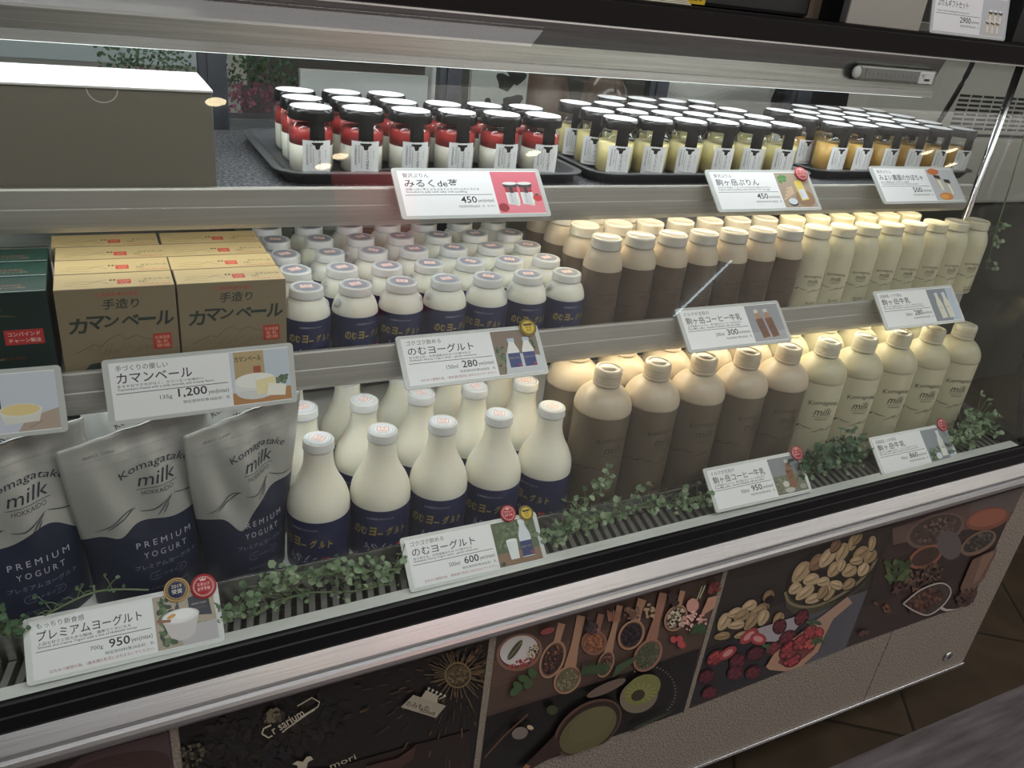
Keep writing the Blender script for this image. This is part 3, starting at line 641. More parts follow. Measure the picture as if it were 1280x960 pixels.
# ------------------------------------------------------------------ cartons on the top shelf and cheese boxes
gc = empty('gift_carton', (0, 0, 0), 0, 'wide white carton, shade coloured into its front, on the left of the top shelf', 'carton')
boxo('carton_body', (-.28, .1125, .2115, .338, 1.1195, 1.2225), M['carton_shade'], gc, .0008)
lidm = MB(); lidm.box(-.282, .1135, .2095, .340, 1.2228, 1.2252); lidm.box(-.282, -.2805, .2095, .34, 1.20, 1.2227)
lidm.build('carton_lid', M['carton'], gc, .0006)
a = Art(1.5e-5); a.text('Komagatake', -.0, .030, w=.034, h=.006, col=(60, 60, 60), align='C', arc=.06); a.text('milk', 0, .020, w=.014, h=.006, col=(70, 70, 70), align='C', shear=.2)
a.build('lid_print', lambda u, v, w: (.012 + u, .238 + v, 1.2255 + w), gc)
a = Art(2e-5); pts = [(.018 + .0135 * math.cos(t), 1.2222 + .0125 * math.sin(t)) for t in [PI + PI * k / 20 for k in range(21)]]; a.stroke(pts, .0012, (190, 190, 182))
a.build('thumb_notch', lambda u, v, w: (u - .006, .2113 - w, v), gc)
def cheese_box(kind, x0, w, y0, d, label, h=.1075):
    o = MB(); o.box(0, w, 0, d, 0, h); ob = o.build('cheese_box', M['kraft'] if kind == 'kraft' else M['green_card'], bevel=.0007); ob.location = (x0, y0, .9305)
    tag(ob, label, 'cheese box', 'kraft cheese boxes' if kind == 'kraft' else 'green cheese boxes')
    a = Art(1.5e-5)
    if kind == 'kraft':
        ink = (34, 50, 44)
        a.text('北海道乳業の逸品', .056, .0985, w=.040, h=.0044, col=(178, 60, 48), align='C'); a.text('手造り', .058, .0845, w=.034, h=.0110, col=ink, align='C', bold=.012, shear=.15)
        for i, (chh, yy, ww, hh) in enumerate((('カ', .0595, .017, .017), ('マ', .0630, .017, .015), ('ン', .0650, .014, .013), ('ベ', .0655, .017, .012), ('ー', .0700, .017, .0035), ('ル', .0635, .018, .016))): a.text(chh, .008 + .0163 * i, yy, w=ww, h=hh, col=ink, bold=.028, shear=.12)
        pts = [(.012, .038), (.022, .043), (.030, .047), (.036, .044), (.045, .052), (.054, .056), (.060, .050), (.070, .054), (.078, .050), (.088, .047)]; a.stroke(pts, .0007, (96, 84, 56))
        for k in range(16):
            xx = .020 + .0042 * k; a.stroke([(xx, .036 + .004 * math.sin(k)), (xx + .006, .042 + .006 * math.sin(k * 1.7)), (xx + .009, .040 + .005 * math.sin(k))], .0005, (112, 98, 66), lift=(k == 0))
        a.grid(.086, .104, .036, .054, (176, 50, 42), 1); a.text('北海道産', .095, .0475, w=.015, h=.004, col=(226, 180, 150), align='C'); a.text('生乳', .095, .0425, w=.013, h=.004, col=(226, 180, 150), align='C'); a.text('使用', .095, .0378, w=.013, h=.004, col=(226, 180, 150), align='C')
        for cx in (.026, .040, .056): a.poly([(cx - .008, .018), (cx - .008, .010), (cx - .006, .010), (cx - .005, .016), (cx + .004, .016), (cx + .005, .010), (cx + .007, .010), (cx + .007, .020), (cx + .012, .022), (cx + .009, .026), (cx - .002, .025)], ink)
        a.build('front_print', lambda u, v, w: (u, -.0001 - w, v), ob)
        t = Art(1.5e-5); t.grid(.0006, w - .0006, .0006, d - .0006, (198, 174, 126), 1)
        t.stroke([(.008, .010), (.020, .016), (.030, .013), (.040, .020), (.050, .012)], .0008, (120, 104, 70)); t.stroke([(.010, .018), (.022, .022), (.036, .019), (.048, .024)], .0007, (120, 104, 70)); t.stroke([(.012, .008), (.034, .006)], .0007, (140, 122, 80))
        t.grid(.058, .071, .010, .023, (190, 60, 44), 1); t.text('北海道', .0645, .0175, w=.010, h=.003, col=(226, 186, 150), align='C'); t.text('生乳', .0645, .0125, w=.008, h=.003, col=(226, 186, 150), align='C')
        t.text('手造り', .078, .011, w=.008, h=.006, col=ink); t.text('カマンベール', .083, .018, w=.026, h=.006, col=(70, 80, 60), bold=.02); t.text('北海道乳業の逸品', .078, .004, w=.030, h=.0034, col=(190, 80, 60)); t.ell(.052, .022, .0014, .002, ink); t.ell(.0555, .022, .0014, .002, ink)
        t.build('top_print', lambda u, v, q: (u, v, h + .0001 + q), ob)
    else:
        a.grid(w - .042, w - .008, .052, .068, (178, 46, 48), 1); a.text('コンバインド', w - .025, .0612, w=.028, h=.0045, col=(236, 214, 206), align='C', bold=.01); a.text('チャーン製法', w - .025, .0542, w=.028, h=.0045, col=(236, 214, 206), align='C', bold=.01)
        g = (112, 104, 64)
        a.stroke([(w - .060, .084), (w - .048, .090), (w - .044, .084), (w - .030, .082)], .0012, g, taper=True); a.stroke([(w - .052, .076), (w - .046, .088), (w - .040, .090)], .0012, g, taper=True); a.text('北海道産生乳使用', w - .045, .036, w=.036, h=.003, col=(120, 60, 50), align='C'); a.text('バター', w - .070, .030, w=.05, h=.014, col=g, bold=.01, align='C')
        a.build('front_print', lambda u, v, q: (u, -.0001 - q, v), ob)
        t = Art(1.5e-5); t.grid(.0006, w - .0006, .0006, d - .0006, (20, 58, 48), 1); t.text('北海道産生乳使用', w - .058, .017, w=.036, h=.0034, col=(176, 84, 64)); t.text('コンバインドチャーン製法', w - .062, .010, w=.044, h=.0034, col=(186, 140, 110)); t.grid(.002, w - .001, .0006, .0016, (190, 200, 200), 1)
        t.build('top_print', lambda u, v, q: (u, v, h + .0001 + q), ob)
    return ob
for j in range(4):
    cheese_box('kraft', -.0525 - (.004 if j == 3 else 0) + random.uniform(-.0004, .0004), .1115, .161 + .0452 * j, .0440, f'kraft cheese box with brush lettering, {ROW[j]} of the left kraft stack beside green boxes')
    cheese_box('kraft', .0608 + random.uniform(-.0004, .0004) - .0012 * j, .1120, .161 + .0452 * j, .0440, f'kraft cheese box with brush lettering, {ROW[j]} of the right kraft stack beside yogurt drinks')
for j in range(3): cheese_box('green', -.0560 - .1125, .1100, .163 + .0452 * j, .0430, f'dark green cheese box with red front label, {ROW[j]} in its stack at left')

# ------------------------------------------------------------------ yogurt pouches
def pouch(x, y, z, W, H, D, rz, lean, wave, label, seed, shiftx=0., ripple=.004, bw=.76, slant=.0125):
    rnd = random.Random(seed); t = empty('yogurt_pouch', (x, y, z), rz, label, 'yogurt pouch', 'premium yogurt pouches')
    NU, NV = 36, 44; ph = rnd.uniform(0, 6)
    def wv(u): return wave(u)
    def vmap(iv, u):
        t0 = iv / NV; k = 22 / NV; b = wv(u)
        return b * t0 / k if t0 <= k else b + (1 - b) * (t0 - k) / (1 - k)
    def half(v): return W / 2 * (bw + (.98 - bw) * (.25 * math.sin(v * 2.2) + .75 * max(0, (v - .30) / .70) ** 1.1) * 1.03)
    def thick(v):
        return D / 2 * (max(0., 1 - v / .93) ** .62 * (.72 + .28 * min(1, v / .15))) + .0009
    def P(u, v, side, w=0.):
        s = 2 * u - 1; th = thick(v) * (max(0., 1 - abs(s) ** 2.4)) + .0006
        cre = ripple * math.sin(s * 7 + ph + v * 5) * math.sin(PI * min(1, max(0, (v - .40) / .5))) * (1 - s * s) + .0022 * math.sin(s * 15 + v * 11 + ph) * max(0, v - .5) * (1 - s * s)
        yy = -side * (th + w) + cre + lean * v * v + .006 * s * max(0, v - .5)
        return (half(v) * s + shiftx * v * v, yy, v * H + slant * s * max(0, v - .2) / .8)
    vs = []; fs = []; mi = []
    for side in (1, -1):
        b = len(vs)
        for iv in range(NV + 1):
            for iu in range(NU + 1): u = iu / NU; vs.append(P(u, vmap(iv, u), side))
        for iv in range(NV):
            for iu in range(NU):
                f = [b + iv * (NU + 1) + iu, b + iv * (NU + 1) + iu + 1, b + (iv + 1) * (NU + 1) + iu + 1, b + (iv + 1) * (NU + 1) + iu]
                fs.append(f if side == 1 else f[::-1]); mi.append(1 if iv < 22 else 0)
    n1 = (NV + 1) * (NU + 1)
    for iu in range(NU): fs.append([iu, n1 + iu, n1 + iu + 1, iu + 1]); mi.append(1); e = NV * (NU + 1); fs.append([e + iu, e + iu + 1, n1 + e + iu + 1, n1 + e + iu]); mi.append(0)
    for iv in range(NV):
        for q in (0, NU):
            a_, b_ = iv * (NU + 1) + q, (iv + 1) * (NU + 1) + q; fs.append([a_, b_, n1 + b_, n1 + a_]); mi.append(1 if iv < 22 else 0)
    m = MB(); m.v = vs; m.f = fs; m.m = mi; m.sm = [True] * len(fs); m.build('pouch_body', [M['silver_pouch'], M['navy_pouch']], t)
    a = Art(2e-5); ink = (44, 46, 62); wt = (176, 178, 192)
    fn = lambda u, v, w: P(.5 + u / (2 * half(v / H)), v / H, 1, .0009 + w)
    k = W / .150; q = H / .232
    cx = .013 * k; a.text('Komagatake', cx, .183 * q, w=.066 * k, h=.0105, col=ink, align='C', shear=.2, arc=.062 * k)
    a.text('milk', cx, .164 * q, w=.036 * k, h=.0145, col=ink, align='C', shear=.22); a.grid(cx - .020 * k, cx + .020 * k, .1600 * q, .1606 * q, ink, 6); a.text('HOKKAIDO', cx, .1525 * q, w=.031 * k, h=.0052, col=(90, 92, 100), align='C')
    for pts in ([(-.050, .116), (-.036, .124), (-.024, .134), (-.016, .138), (-.010, .138)], [(-.022, .130), (-.012, .139)], [(-.006, .133), (.006, .132), (.016, .138), (.026, .146)], [(.010, .124), (.018, .136), (.025, .144)], [(.016, .126), (.022, .138)], [(.028, .146), (.040, .141), (.054, .139), (.064, .139)], [(-.038, .119), (-.028, .127), (-.02, .131)]):
        a.stroke([(p.x, p.y) for p in smoothpts([(X_ * k, Y_ * q, 0) for X_, Y_ in pts], 5)], .0012, ink, taper=True)
    a.text('P R E M I U M', cx, .088 * q, w=.056 * k, h=.0072, col=wt, align='C'); a.text('Y O G U R T', cx, .0735 * q, w=.044 * k, h=.0072, col=wt, align='C'); a.text('プレミアムヨーグルト', cx, .059 * q, w=.064 * k, h=.0058, col=(130, 134, 160), align='C'); a.text('ハードタイプ', cx, .0455 * q, w=.030 * k, h=.0042, col=(120, 124, 150), align='C')
    rr = rrect(cx - .019 * k, cx + .019 * k, .0428 * q, .0522 * q, .0045, 5); a.stroke(rr + [rr[0]], .0006, (110, 114, 140)); a.text('北海道生乳100%使用', cx, .028 * q, w=.040 * k, h=.004, col=(110, 114, 140), align='C')
    a.text('開封口  OPEN', -.050 * k, .212 * q, w=.03, h=.003, col=(110, 110, 116)); a.grid(-.062 * k, .062 * k, .2085 * q, .2088 * q, (140, 140, 140), 8); a.grid(-.062 * k, .062 * k, .1985 * q, .1990 * q, (165, 165, 165), 8)
    a.build('pouch_print', fn, t)
    return t
w1 = lambda u: .50 + .045 * math.sin((u - .25) * 5.2) + .03 * math.sin(u * 11)
w2 = lambda u: .50 + .09 * (u - .5) + .03 * math.sin((u - .1) * 6.0) - .05 * math.exp(-((u - .28) / .09) ** 2)
w3 = lambda u: .50 + .10 * (u - .5) - .12 * math.exp(-((u - .40) / .12) ** 2) + .035 * math.exp(-((u - .8) / .2) ** 2)
pouch(-.119, .140, .6655, .160, .218, .078, .13, .004, w1, 'navy and silver yogurt pouch at the left edge, partly out of frame', 1)
pouch(.005, .139, .6655, .160, .220, .078, .13, .004, w2, 'navy and silver yogurt pouch standing in the middle of the front three', 2)
pouch(.112, .136, .6655, .140, .224, .072, .16, .000, w3, 'navy and silver yogurt pouch with crumpled tilted top, beside large yogurt bottles', 3, .006, .007, .70)
for i, (x, lb) in enumerate(((-.116, 'rear yogurt pouch behind the left-edge pouch, only its pale top showing'), (.0, 'rear yogurt pouch behind the middle pouch, only its lit top lettering showing'), (.107, 'rear yogurt pouch behind the crumpled pouch, its lit top just showing'))):
    pouch(x, .236, .6655, .104, .226, .060, 0, .0, w1, lb, 10 + i, slant=.004)

# ------------------------------------------------------------------ bottles
def lid_art(parent, r, z, kind):
    a = Art(1.5e-5)
    if kind == 'small': a.ell(0, 0, r * .86, r * .86, (150, 153, 162), n=28); a.ring(0, 0, r * .70, r * .74, (140, 150, 175))
    else: a.ell(0, 0, r * .9, r * .9, (222, 222, 220), n=28); a.ring(0, 0, r * .74, r * .78, (150, 160, 180))
    a.grid(-r * .46, r * .46, -r * .30, r * .38, (236, 226, 220), 1); q = rrect(-r * .44, r * .44, -r * .28, r * .36, r * .05, 3); a.stroke(q + [q[0]], r * .05, (206, 110, 92)); a.text('生乳', 0, r * .06, w=r * .6, h=r * .24, col=(200, 84, 66), align='C'); a.text('100%', 0, -r * .22, w=r * .6, h=r * .2, col=(200, 84, 66), align='C')
    a.text('のむヨーグルト', 0, r * .46, w=r * .9, h=r * .16, col=(110, 120, 150), align='C'); a.text('HOKKAIDO', 0, -r * .56, w=r * .8, h=r * .14, col=(110, 120, 150), align='C')
    return a.build('lid_print', lambda u, v, w: (u, v, z + w), parent)
def yog_label(parent, r, z0, z1, s):
    m = MB(); m.lathe([(r - .0004, z0), (r + .0002, z0), (r + .0003, z0 + .001), (r + .0003, z1 - .001), (r + .0002, z1), (r - .0004, z1)], 36); lab = m.build('wrap_label', M['navy'], parent)
    a = Art(1.5e-5); h = z1 - z0
    for off in (0, PI * r):
        gold = (158, 142, 78)
        for i, (chh, dy, ww, hh) in enumerate((('の', 0, 1.0, .9), ('む', .12, .8, .8), ('ヨ', .16, .9, .85), ('ー', .42, .7, .16), ('グ', .2, .8, .8), ('ル', .12, .7, .7), ('ト', .06, .6, .7))): a.text(chh, off + (-.62 + .19 * i) * s, z0 + h * .50 + dy * s * .14, w=.17 * s * ww, h=.27 * s * hh, col=gold, bold=.03, shear=.1)
        a.text('北海道産はちみつ入り', off, z0 + h * .84, w=.6 * s, h=.055 * s, col=(170, 176, 196), align='C')
        rq = random.Random(5)
        for k in range(16):
            bx, bz = off + (-.34 + .043 * k) * s, z0 + h * (.25 + .05 * math.sin(k * 2.1)); an = rq.choice((.1, 1.3, 1.5, 2.4, .7)); L_ = rq.uniform(.06, .12) * s
            a.stroke([(bx, bz), (bx + L_ * .5 * math.cos(an), bz + L_ * .55 * math.sin(an)), (bx + L_ * math.cos(an - .3), bz + L_ * math.sin(an - .3))], .024 * s, (170, 176, 196), taper=True)
        a.grid(off + .40 * s, off + .56 * s, z0 + h * .20, z0 + h * .20 + .16 * s, (184, 50, 40), 3); a.text('北海', off + .48 * s, z0 + h * .20 + .04 * s, w=.11 * s, h=.08 * s, col=(226, 150, 130), align='C'); a.poly([(off + .62 * s, z0 + h * .22), (off + .70 * s, z0 + h * .34), (off + .78 * s, z0 + h * .30), (off + .72 * s, z0 + h * .2)], (90, 130, 80)); a.text('要冷蔵 10℃以下', off - .55 * s, z0 + h * .08, w=.5 * s, h=.05 * s, col=(120, 126, 150))
    a.build('label_print', wrap(r + .0004), lab)
# small yogurt drink, 90 mm tall, two lugs on its shoulder
def small_yogurt():
    t = empty('yogurt_drink'); b = MB()
    b.lathe([(0, .0005), (.024, .0005), (.0268, .003), (.0272, .006), (.0272, .0585), (.0266, .0625), (.0246, .0685), (.0216, .0735), (.0190, .0765), (.0180, .079), (0, .079)], 36)
    for sg in (-1, 1):
        n = 12; vs = [(0, 0, 0)] * 0
        cx = sg * .0212
        for j in range(7):
            th = -PI / 2 + PI * j / 6
            for k in range(n):
                ph = 2 * PI * k / n; vs.append((cx + .0050 * math.cos(th) * math.cos(ph), .0078 * math.cos(th) * math.sin(ph), .0655 + .0074 * math.sin(th)))
        b.add(vs, [[j * n + k, j * n + (k + 1) % n, (j + 1) * n + (k + 1) % n, (j + 1) * n + k] for j in range(6) for k in range(n)], 0, True)
    b.build('bottle_body', M['cream'], t)
    c = MB(); c.lathe([(0, .0782), (.0190, .0782), (.0198, .0790), (.0198, .0806), (.0193, .0811), (.0193, .0877), (.0184, .0888), (.0168, .0893), (.0163, .0888), (0, .0888)], 32); cap = c.build('cap', M['cap_clear'], t); lid_art(cap, .0165, .0890, 'small')
    yog_label(t, .0274, .002, .0565, .042); return t
sy = Spawner(small_yogurt(), 'yogurt drink', 'small yogurt drinks')
for j, y in enumerate((.1825, .2415, .3005, .3595, .4185)):
    for i in range(7): sy.put(.200 + .0575 * i, y + random.uniform(-.0008, .0008), .9305, random.choice((-.5, -.2, -.1, .1, .25, -.6)) + random.uniform(-.2, .2), f'small blue-labelled yogurt drink, {ROW[j]} row, {ORD[i]} from the kraft cheese boxes')
def big_yogurt():
    t = empty('yogurt_bottle'); b = MB()
    pf = smoothpts([(.0389, .082, 0), (.0387, .089, 0), (.0370, .0985, 0), (.0326, .110, 0), (.0266, .121, 0), (.0216, .132, 0), (.0189, .142, 0), (.0178, .151, 0), (.0176, .163, 0)], 4)
    b.lathe([(0, .0005), (.036, .0005), (.0386, .003), (.0389, .006)] + [(p.x, p.y) for p in pf] + [(0, .1632)], 44); b.build('bottle_body', M['cream'], t)
    c = MB(); c.lathe([(0, .1640), (.0184, .1640), (.0193, .1650), (.0193, .1668), (.0187, .1674), (.0187, .1750), (.0179, .1763), (.0162, .1768), (.0158, .1764), (0, .1764)], 32); cap = c.build('cap', M['cap_clear'], t); lid_art(cap, .0160, .1766, 'big')
    yog_label(t, .0390, .002, .0790, .058); return t
by = Spawner(big_yogurt(), 'yogurt bottle', 'large yogurt bottles')
rots = [[-.72, -.30, -.38, -.5, -1.1], [.4, -.9, .2, -1.2, -.5], [.3, -.8, .1, -.6, 1.0]]
for j, y in enumerate((.138, .2195, .301)):
    for i in range(5): by.put(.203 + .0804 * i, y, .6652, rots[j][i], f'tall blue-labelled white yogurt bottle, {ROW[j]} row, {ORD[i]} from the yogurt pouches')
def mountain(a, r, z, s, col, span=1.9):
    for k0 in (-1.3, 0.1, 1.5, 2.9):
        c = k0 * r * .95 + .006
        for pts in ([(-.50, -.10), (-.30, -.04), (-.12, .06), (0, .10)], [(-.10, -.02), (.05, .12)], [(.02, .02), (.2, .04), (.36, .16)], [(.25, .02), (.36, .15)], [(.38, .16), (.6, .08), (.9, .06)]):
            a.stroke([(c + p.x * s, z + p.y * s) for p in smoothpts([(x_, y_, 0) for x_, y_ in pts], 4)], .030 * s, col, taper=True)
def milk_bottle(kind):
    coffee = kind == 'coffee'; t = empty('coffee_milk_bottle' if coffee else 'milk_bottle'); b = MB()
    base = [(0, .0005), (.0245, .0005), (.0268, .002), (.0272, .006), (.0272, .089)]
    up_ = smoothpts([(.0272, .0895, 0), (.0266, .096, 0), (.0240, .106, 0), (.0208, .113, 0), (.0195, .1165, 0), (.0193, .120, 0)], 3)
    pf = base + [(p.x, p.y) for p in up_] + [(0, .120)]
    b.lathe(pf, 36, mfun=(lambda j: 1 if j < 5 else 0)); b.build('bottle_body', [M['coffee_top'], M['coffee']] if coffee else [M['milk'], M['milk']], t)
    c = MB(); c.lathe([(0, .1165), (.0200, .1165), (.0210, .1175), (.0210, .1195), (.0205, .1202), (.0208, .1290), (.0202, .1312), (.0188, .1320), (.0184, .1312), (0, .1312)], 36); c.build('cap', M['cap_coffee'] if coffee else M['cap_milk'], t)
    a = Art(1.5e-5); ink = (48, 40, 32) if coffee else (66, 64, 54); s = .030
    a.text('Komagatake', .002, .056, w=.030, h=.0050, col=ink, align='C', shear=.2, arc=.05); a.text('milk', .002, .0475, w=.017, h=.0068, col=ink, align='C', shear=.2); a.grid(-.007, .011, .0458, .0462, ink, 3); a.text('HOKKAIDO', .002, .0425, w=.013, h=.0020, col=ink, align='C')
    mountain(a, .0272, .034, .026, ink); a.text('コーヒー牛乳' if coffee else '駒ヶ岳牛乳', .008, .0125, w=.018, h=.0034, col=ink, align='C'); a.grid(.0, .018, .009, .0106, ink, 3); a.text('種類別 200ml', .008, .0055, w=.016, h=.0020, col=ink, align='C')
    a.build('bottle_print', wrap(.0272), t, M['print_gloss']); return t
cs = Spawner(milk_bottle('coffee'), 'coffee milk bottle', 'small coffee milk bottles')
for j, y in enumerate((.193, .2515, .310, .3685)):
    for i in range(7 if j < 2 else 3): cs.put(.6065 + .0567 * i, y + .0016 * i, .9305, -.05 + random.uniform(-.15, .15), f'small brown coffee milk bottle, {ROW[j]} row, {ORD[i]} from the small yogurt drinks')
ms = Spawner(milk_bottle('milk'), 'milk bottle', 'small white milk bottles')
for j, y in enumerate((.203, .2605)):
    for i in range(8 if j == 0 else 6): ms.put(1.0055 + .0572 * i - .0008 * i, y + .001 * i, .9305, -.42 + random.uniform(-.12, .12), f'small cream-white milk bottle, {ROW[j]} row, {ORD[i]} from the small coffee bottles')
def large_bottle(kind):
    coffee = kind == 'coffee'; t = empty('coffee_milk_bottle' if coffee else 'milk_bottle'); b = MB()
    base = [(0, .0005), (.0375, .0005), (.0400, .002), (.0408, .006), (.0408, .163), (.0400, .1645), (.0408, .1660)]
    up_ = smoothpts([(.0413, .1665, 0), (.0413, .1705, 0), (.0398, .178, 0), (.0355, .1865, 0), (.0285, .1945, 0), (.0205, .2000, 0), (.0170, .2025, 0), (.0165, .206, 0)], 4)
    pf = base + [(p.x, p.y) for p in up_] + [(0, .206)]
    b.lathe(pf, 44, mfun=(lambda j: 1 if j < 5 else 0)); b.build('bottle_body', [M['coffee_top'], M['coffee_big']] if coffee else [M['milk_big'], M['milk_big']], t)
    c = MB(); rb = [(0, .2025), (.0178, .2025), (.0196, .2035), (.0196, .2060), (.0188, .2068)]
    for k in range(3): rb += [(.0192, .2085 + .0045 * k), (.0198, .2100 + .0045 * k), (.0192, .2115 + .0045 * k)]
    rb += [(.0192, .2250), (.0180, .2272), (.0150, .2276), (.0146, .2268), (.0100, .2268), (.0096, .2274), (0, .2274)]; c.lathe(rb, 40); c.build('cap', M['coffee_cap'] if coffee else M['cap_milk'], t)
    a = Art(1.5e-5); ink = (46, 38, 28) if coffee else (60, 58, 48)
    a.text('Komagatake', .002, .128, w=.054, h=.0095, col=ink, align='C', shear=.2, arc=.085); a.text('milk', .002, .110, w=.030, h=.0135, col=ink, align='C', shear=.2); a.grid(-.014, .020, .1068, .1074, ink, 4); a.text('HOKKAIDO', .003, .1010, w=.024, h=.0036, col=ink, align='C')
    mountain(a, .0408, .082, .040, ink); a.text('コーヒー牛乳' if coffee else '駒ヶ岳牛乳', .010, .040, w=.034, h=.006, col=ink, align='C'); a.text('種類別 900ml', .010, .031, w=.028, h=.0034, col=ink, align='C')
    a.build('bottle_print', wrap(.0408), t, M['print_gloss']); return t
M['coffee_cap'] = mat('coffee_cap', (.50, .43, .33), .35, sss=.5, sss_r=.01)
cl = Spawner(large_bottle('coffee'), 'coffee milk bottle', 'large coffee milk bottles')
for j, y in enumerate((.137, .2225)):
    for i in range(5): cl.put(.6070 + .0842 * i, y, .6652, -.02 + random.uniform(-.12, .12), f'large brown coffee milk bottle, {ROW[j]} row, {ORD[i]} from the large yogurt bottles')
ml = Spawner(large_bottle('milk'), 'milk bottle', 'large white milk bottles')
for j, y in enumerate((.140, .2255)):
    for i in range(5): ml.put(1.0315 + .0842 * i, y, .6652, -.34 + random.uniform(-.08, .08), f'large cream-white milk bottle, {ROW[j]} row, {ORD[i]} from the large coffee bottles')

# ------------------------------------------------------------------ artificial ivy
def sprig(pts, n, seed, m, label, spread=.018, size=.0055, rise=.012):
    rnd = random.Random(seed); S = [Vector(p) for p in smoothpts(pts, 10)]; root = empty('ivy_sprig', tuple(S[0]), 0, label, 'artificial ivy', 'ivy sprigs'); o0 = S[0]
    st = MB(); st.tube([p - o0 for p in S], .0011, 5); lf = MB()
    for k in range(n):
        i = rnd.randrange(len(S) - 1); p = S[i].lerp(S[i + 1], rnd.random())
        e = p + Vector((rnd.gauss(0, spread), rnd.gauss(0, spread * .42), abs(rnd.gauss(0, rise)) - .001))
        e.y = max(gl_y(max(e.z, .69)) + .012, e.y); 
        if e.z < .700: e.y = min(e.y, .076)
        e.z = max(e.z, .664); e.x = min(e.x, 1.436)
        mid = (p + e) / 2 + Vector((0, 0, .003)); st.tube([p - o0, mid - o0, e - o0], .0005, 4, caps=False)
        for q in range(rnd.choice((1, 2, 2))):
            d = Vector((rnd.uniform(-1, 1), rnd.uniform(-1, .3), rnd.uniform(-.3, .8))).normalized(); nn = Vector((rnd.uniform(-.6, .6), rnd.uniform(-1, .0), rnd.uniform(.2, 1))).normalized()
            sd = d.cross(nn).normalized(); nn = sd.cross(d); L = size * rnd.uniform(.7, 1.4); w = L * rnd.uniform(.38, .5); c = e - o0
            vs = [c, c + d * L * .3 + sd * w + nn * L * .12, c + d * L * .75 + sd * w * .85 + nn * L * .1, c + d * L * 1.05, c + d * L * .75 - sd * w * .85 + nn * L * .1, c + d * L * .3 - sd * w + nn * L * .12, c + d * L * .5 + nn * L * .0]
            lf.add(vs, [(0, 1, 6), (1, 2, 6), (2, 3, 6), (3, 4, 6), (4, 5, 6), (5, 0, 6)], 0, True)
    st.build('stem', M['stem'], root); lf.build('foliage', m, root, fix=False)
    return root
sprig([(-.21, .045, .69), (-.17, .055, .712), (-.145, .060, .715), (-.132, .062, .70)], 60, 1, M['leaf_dark'], 'dark ivy sprig at the left edge beside the premium yogurt card', spread=.008, size=.007)
sprig([(-.10, .060, .722), (-.05, .062, .738), (0, .058, .730)], 16, 9, M['leaf_dark'], 'thin dark ivy runner above the premium yogurt price card', .008, .004)
sprig([(.075, .045, .675), (.12, .055, .690), (.17, .060, .700), (.23, .055, .695), (.285, .050, .690)], 120, 2, M['leaf'], 'pale green ivy sprig in front of the large yogurt bottles', size=.0080)
sprig([(.10, .045, .670), (.16, .060, .676), (.22, .050, .672), (.27, .05, .670)], 46, 3, M['leaf'], 'low green ivy sprig lying on the vent grille by the pouches')
sprig([(.500, .045, .680), (.53, .060, .700), (.56, .062, .735), (.575, .060, .758)], 60, 4, M['leaf'], 'upright green ivy sprig beside the last large yogurt bottle', .012, .0075)
sprig([(.50, .048, .676), (.56, .058, .690), (.63, .060, .700), (.70, .055, .695), (.755, .050, .690)], 130, 5, M['leaf'], 'pale green ivy sprig in front of the large coffee bottles', .020, .0082)
sprig([(.95, .055, .69), (1.0, .060, .712), (1.04, .064, .716), (1.075, .062, .70)], 190, 6, M['leaf_dark'], 'dense dark ivy sprig between the two large bottle price cards', .018, .010, .02)
sprig([(.98, .055, .70), (1.03, .060, .705), (1.07, .060, .69)], 90, 7, M['leaf'], 'lighter ivy tips in the dense sprig between the cards', .018, .008, .018)
sprig([(1.31, .050, .685), (1.345, .060, .705), (1.39, .064, .712), (1.425, .060, .70)], 190, 8, M['leaf'], 'bushy ivy sprig in the right corner of the deck', .020, .0090, .022)
hs = [(1.478, .235, 1.22), (1.480, .228, 1.13), (1.481, .222, 1.04), (1.482, .215, .965)]
def hang():
    rnd = random.Random(31); root = empty('ivy_sprig', hs[0], 0, 'pale ivy strand hanging outside the right end glass', 'artificial ivy', 'ivy sprigs'); o0 = Vector(hs[0]); st = MB(); st.tube([Vector(p) - o0 for p in hs], .0012, 5); lf = MB()
    for k in range(26):
        t = rnd.uniform(.45, 1); p = Vector(hs[1]).lerp(Vector(hs[3]), t) - o0; d = Vector((rnd.uniform(.05, .9), rnd.uniform(-.8, .8), rnd.uniform(-.9, .3))).normalized(); e = p + d * rnd.uniform(.006, .016); st.tube([p, e], .0005, 4, caps=False); sd = d.cross(Vector((0, -1, .4))).normalized(); L = .009; w = .0042
        lf.add([e, e + d * L * .3 + sd * w, e + d * L * .8 + sd * w * .8, e + d * L * 1.05, e + d * L * .8 - sd * w * .8, e + d * L * .3 - sd * w], [(0, 1, 2, 3, 4, 5)], 0, False)
    st.build('stem', M['stem'], root); lf.build('foliage', M['leaf'], root, fix=False)
hang()

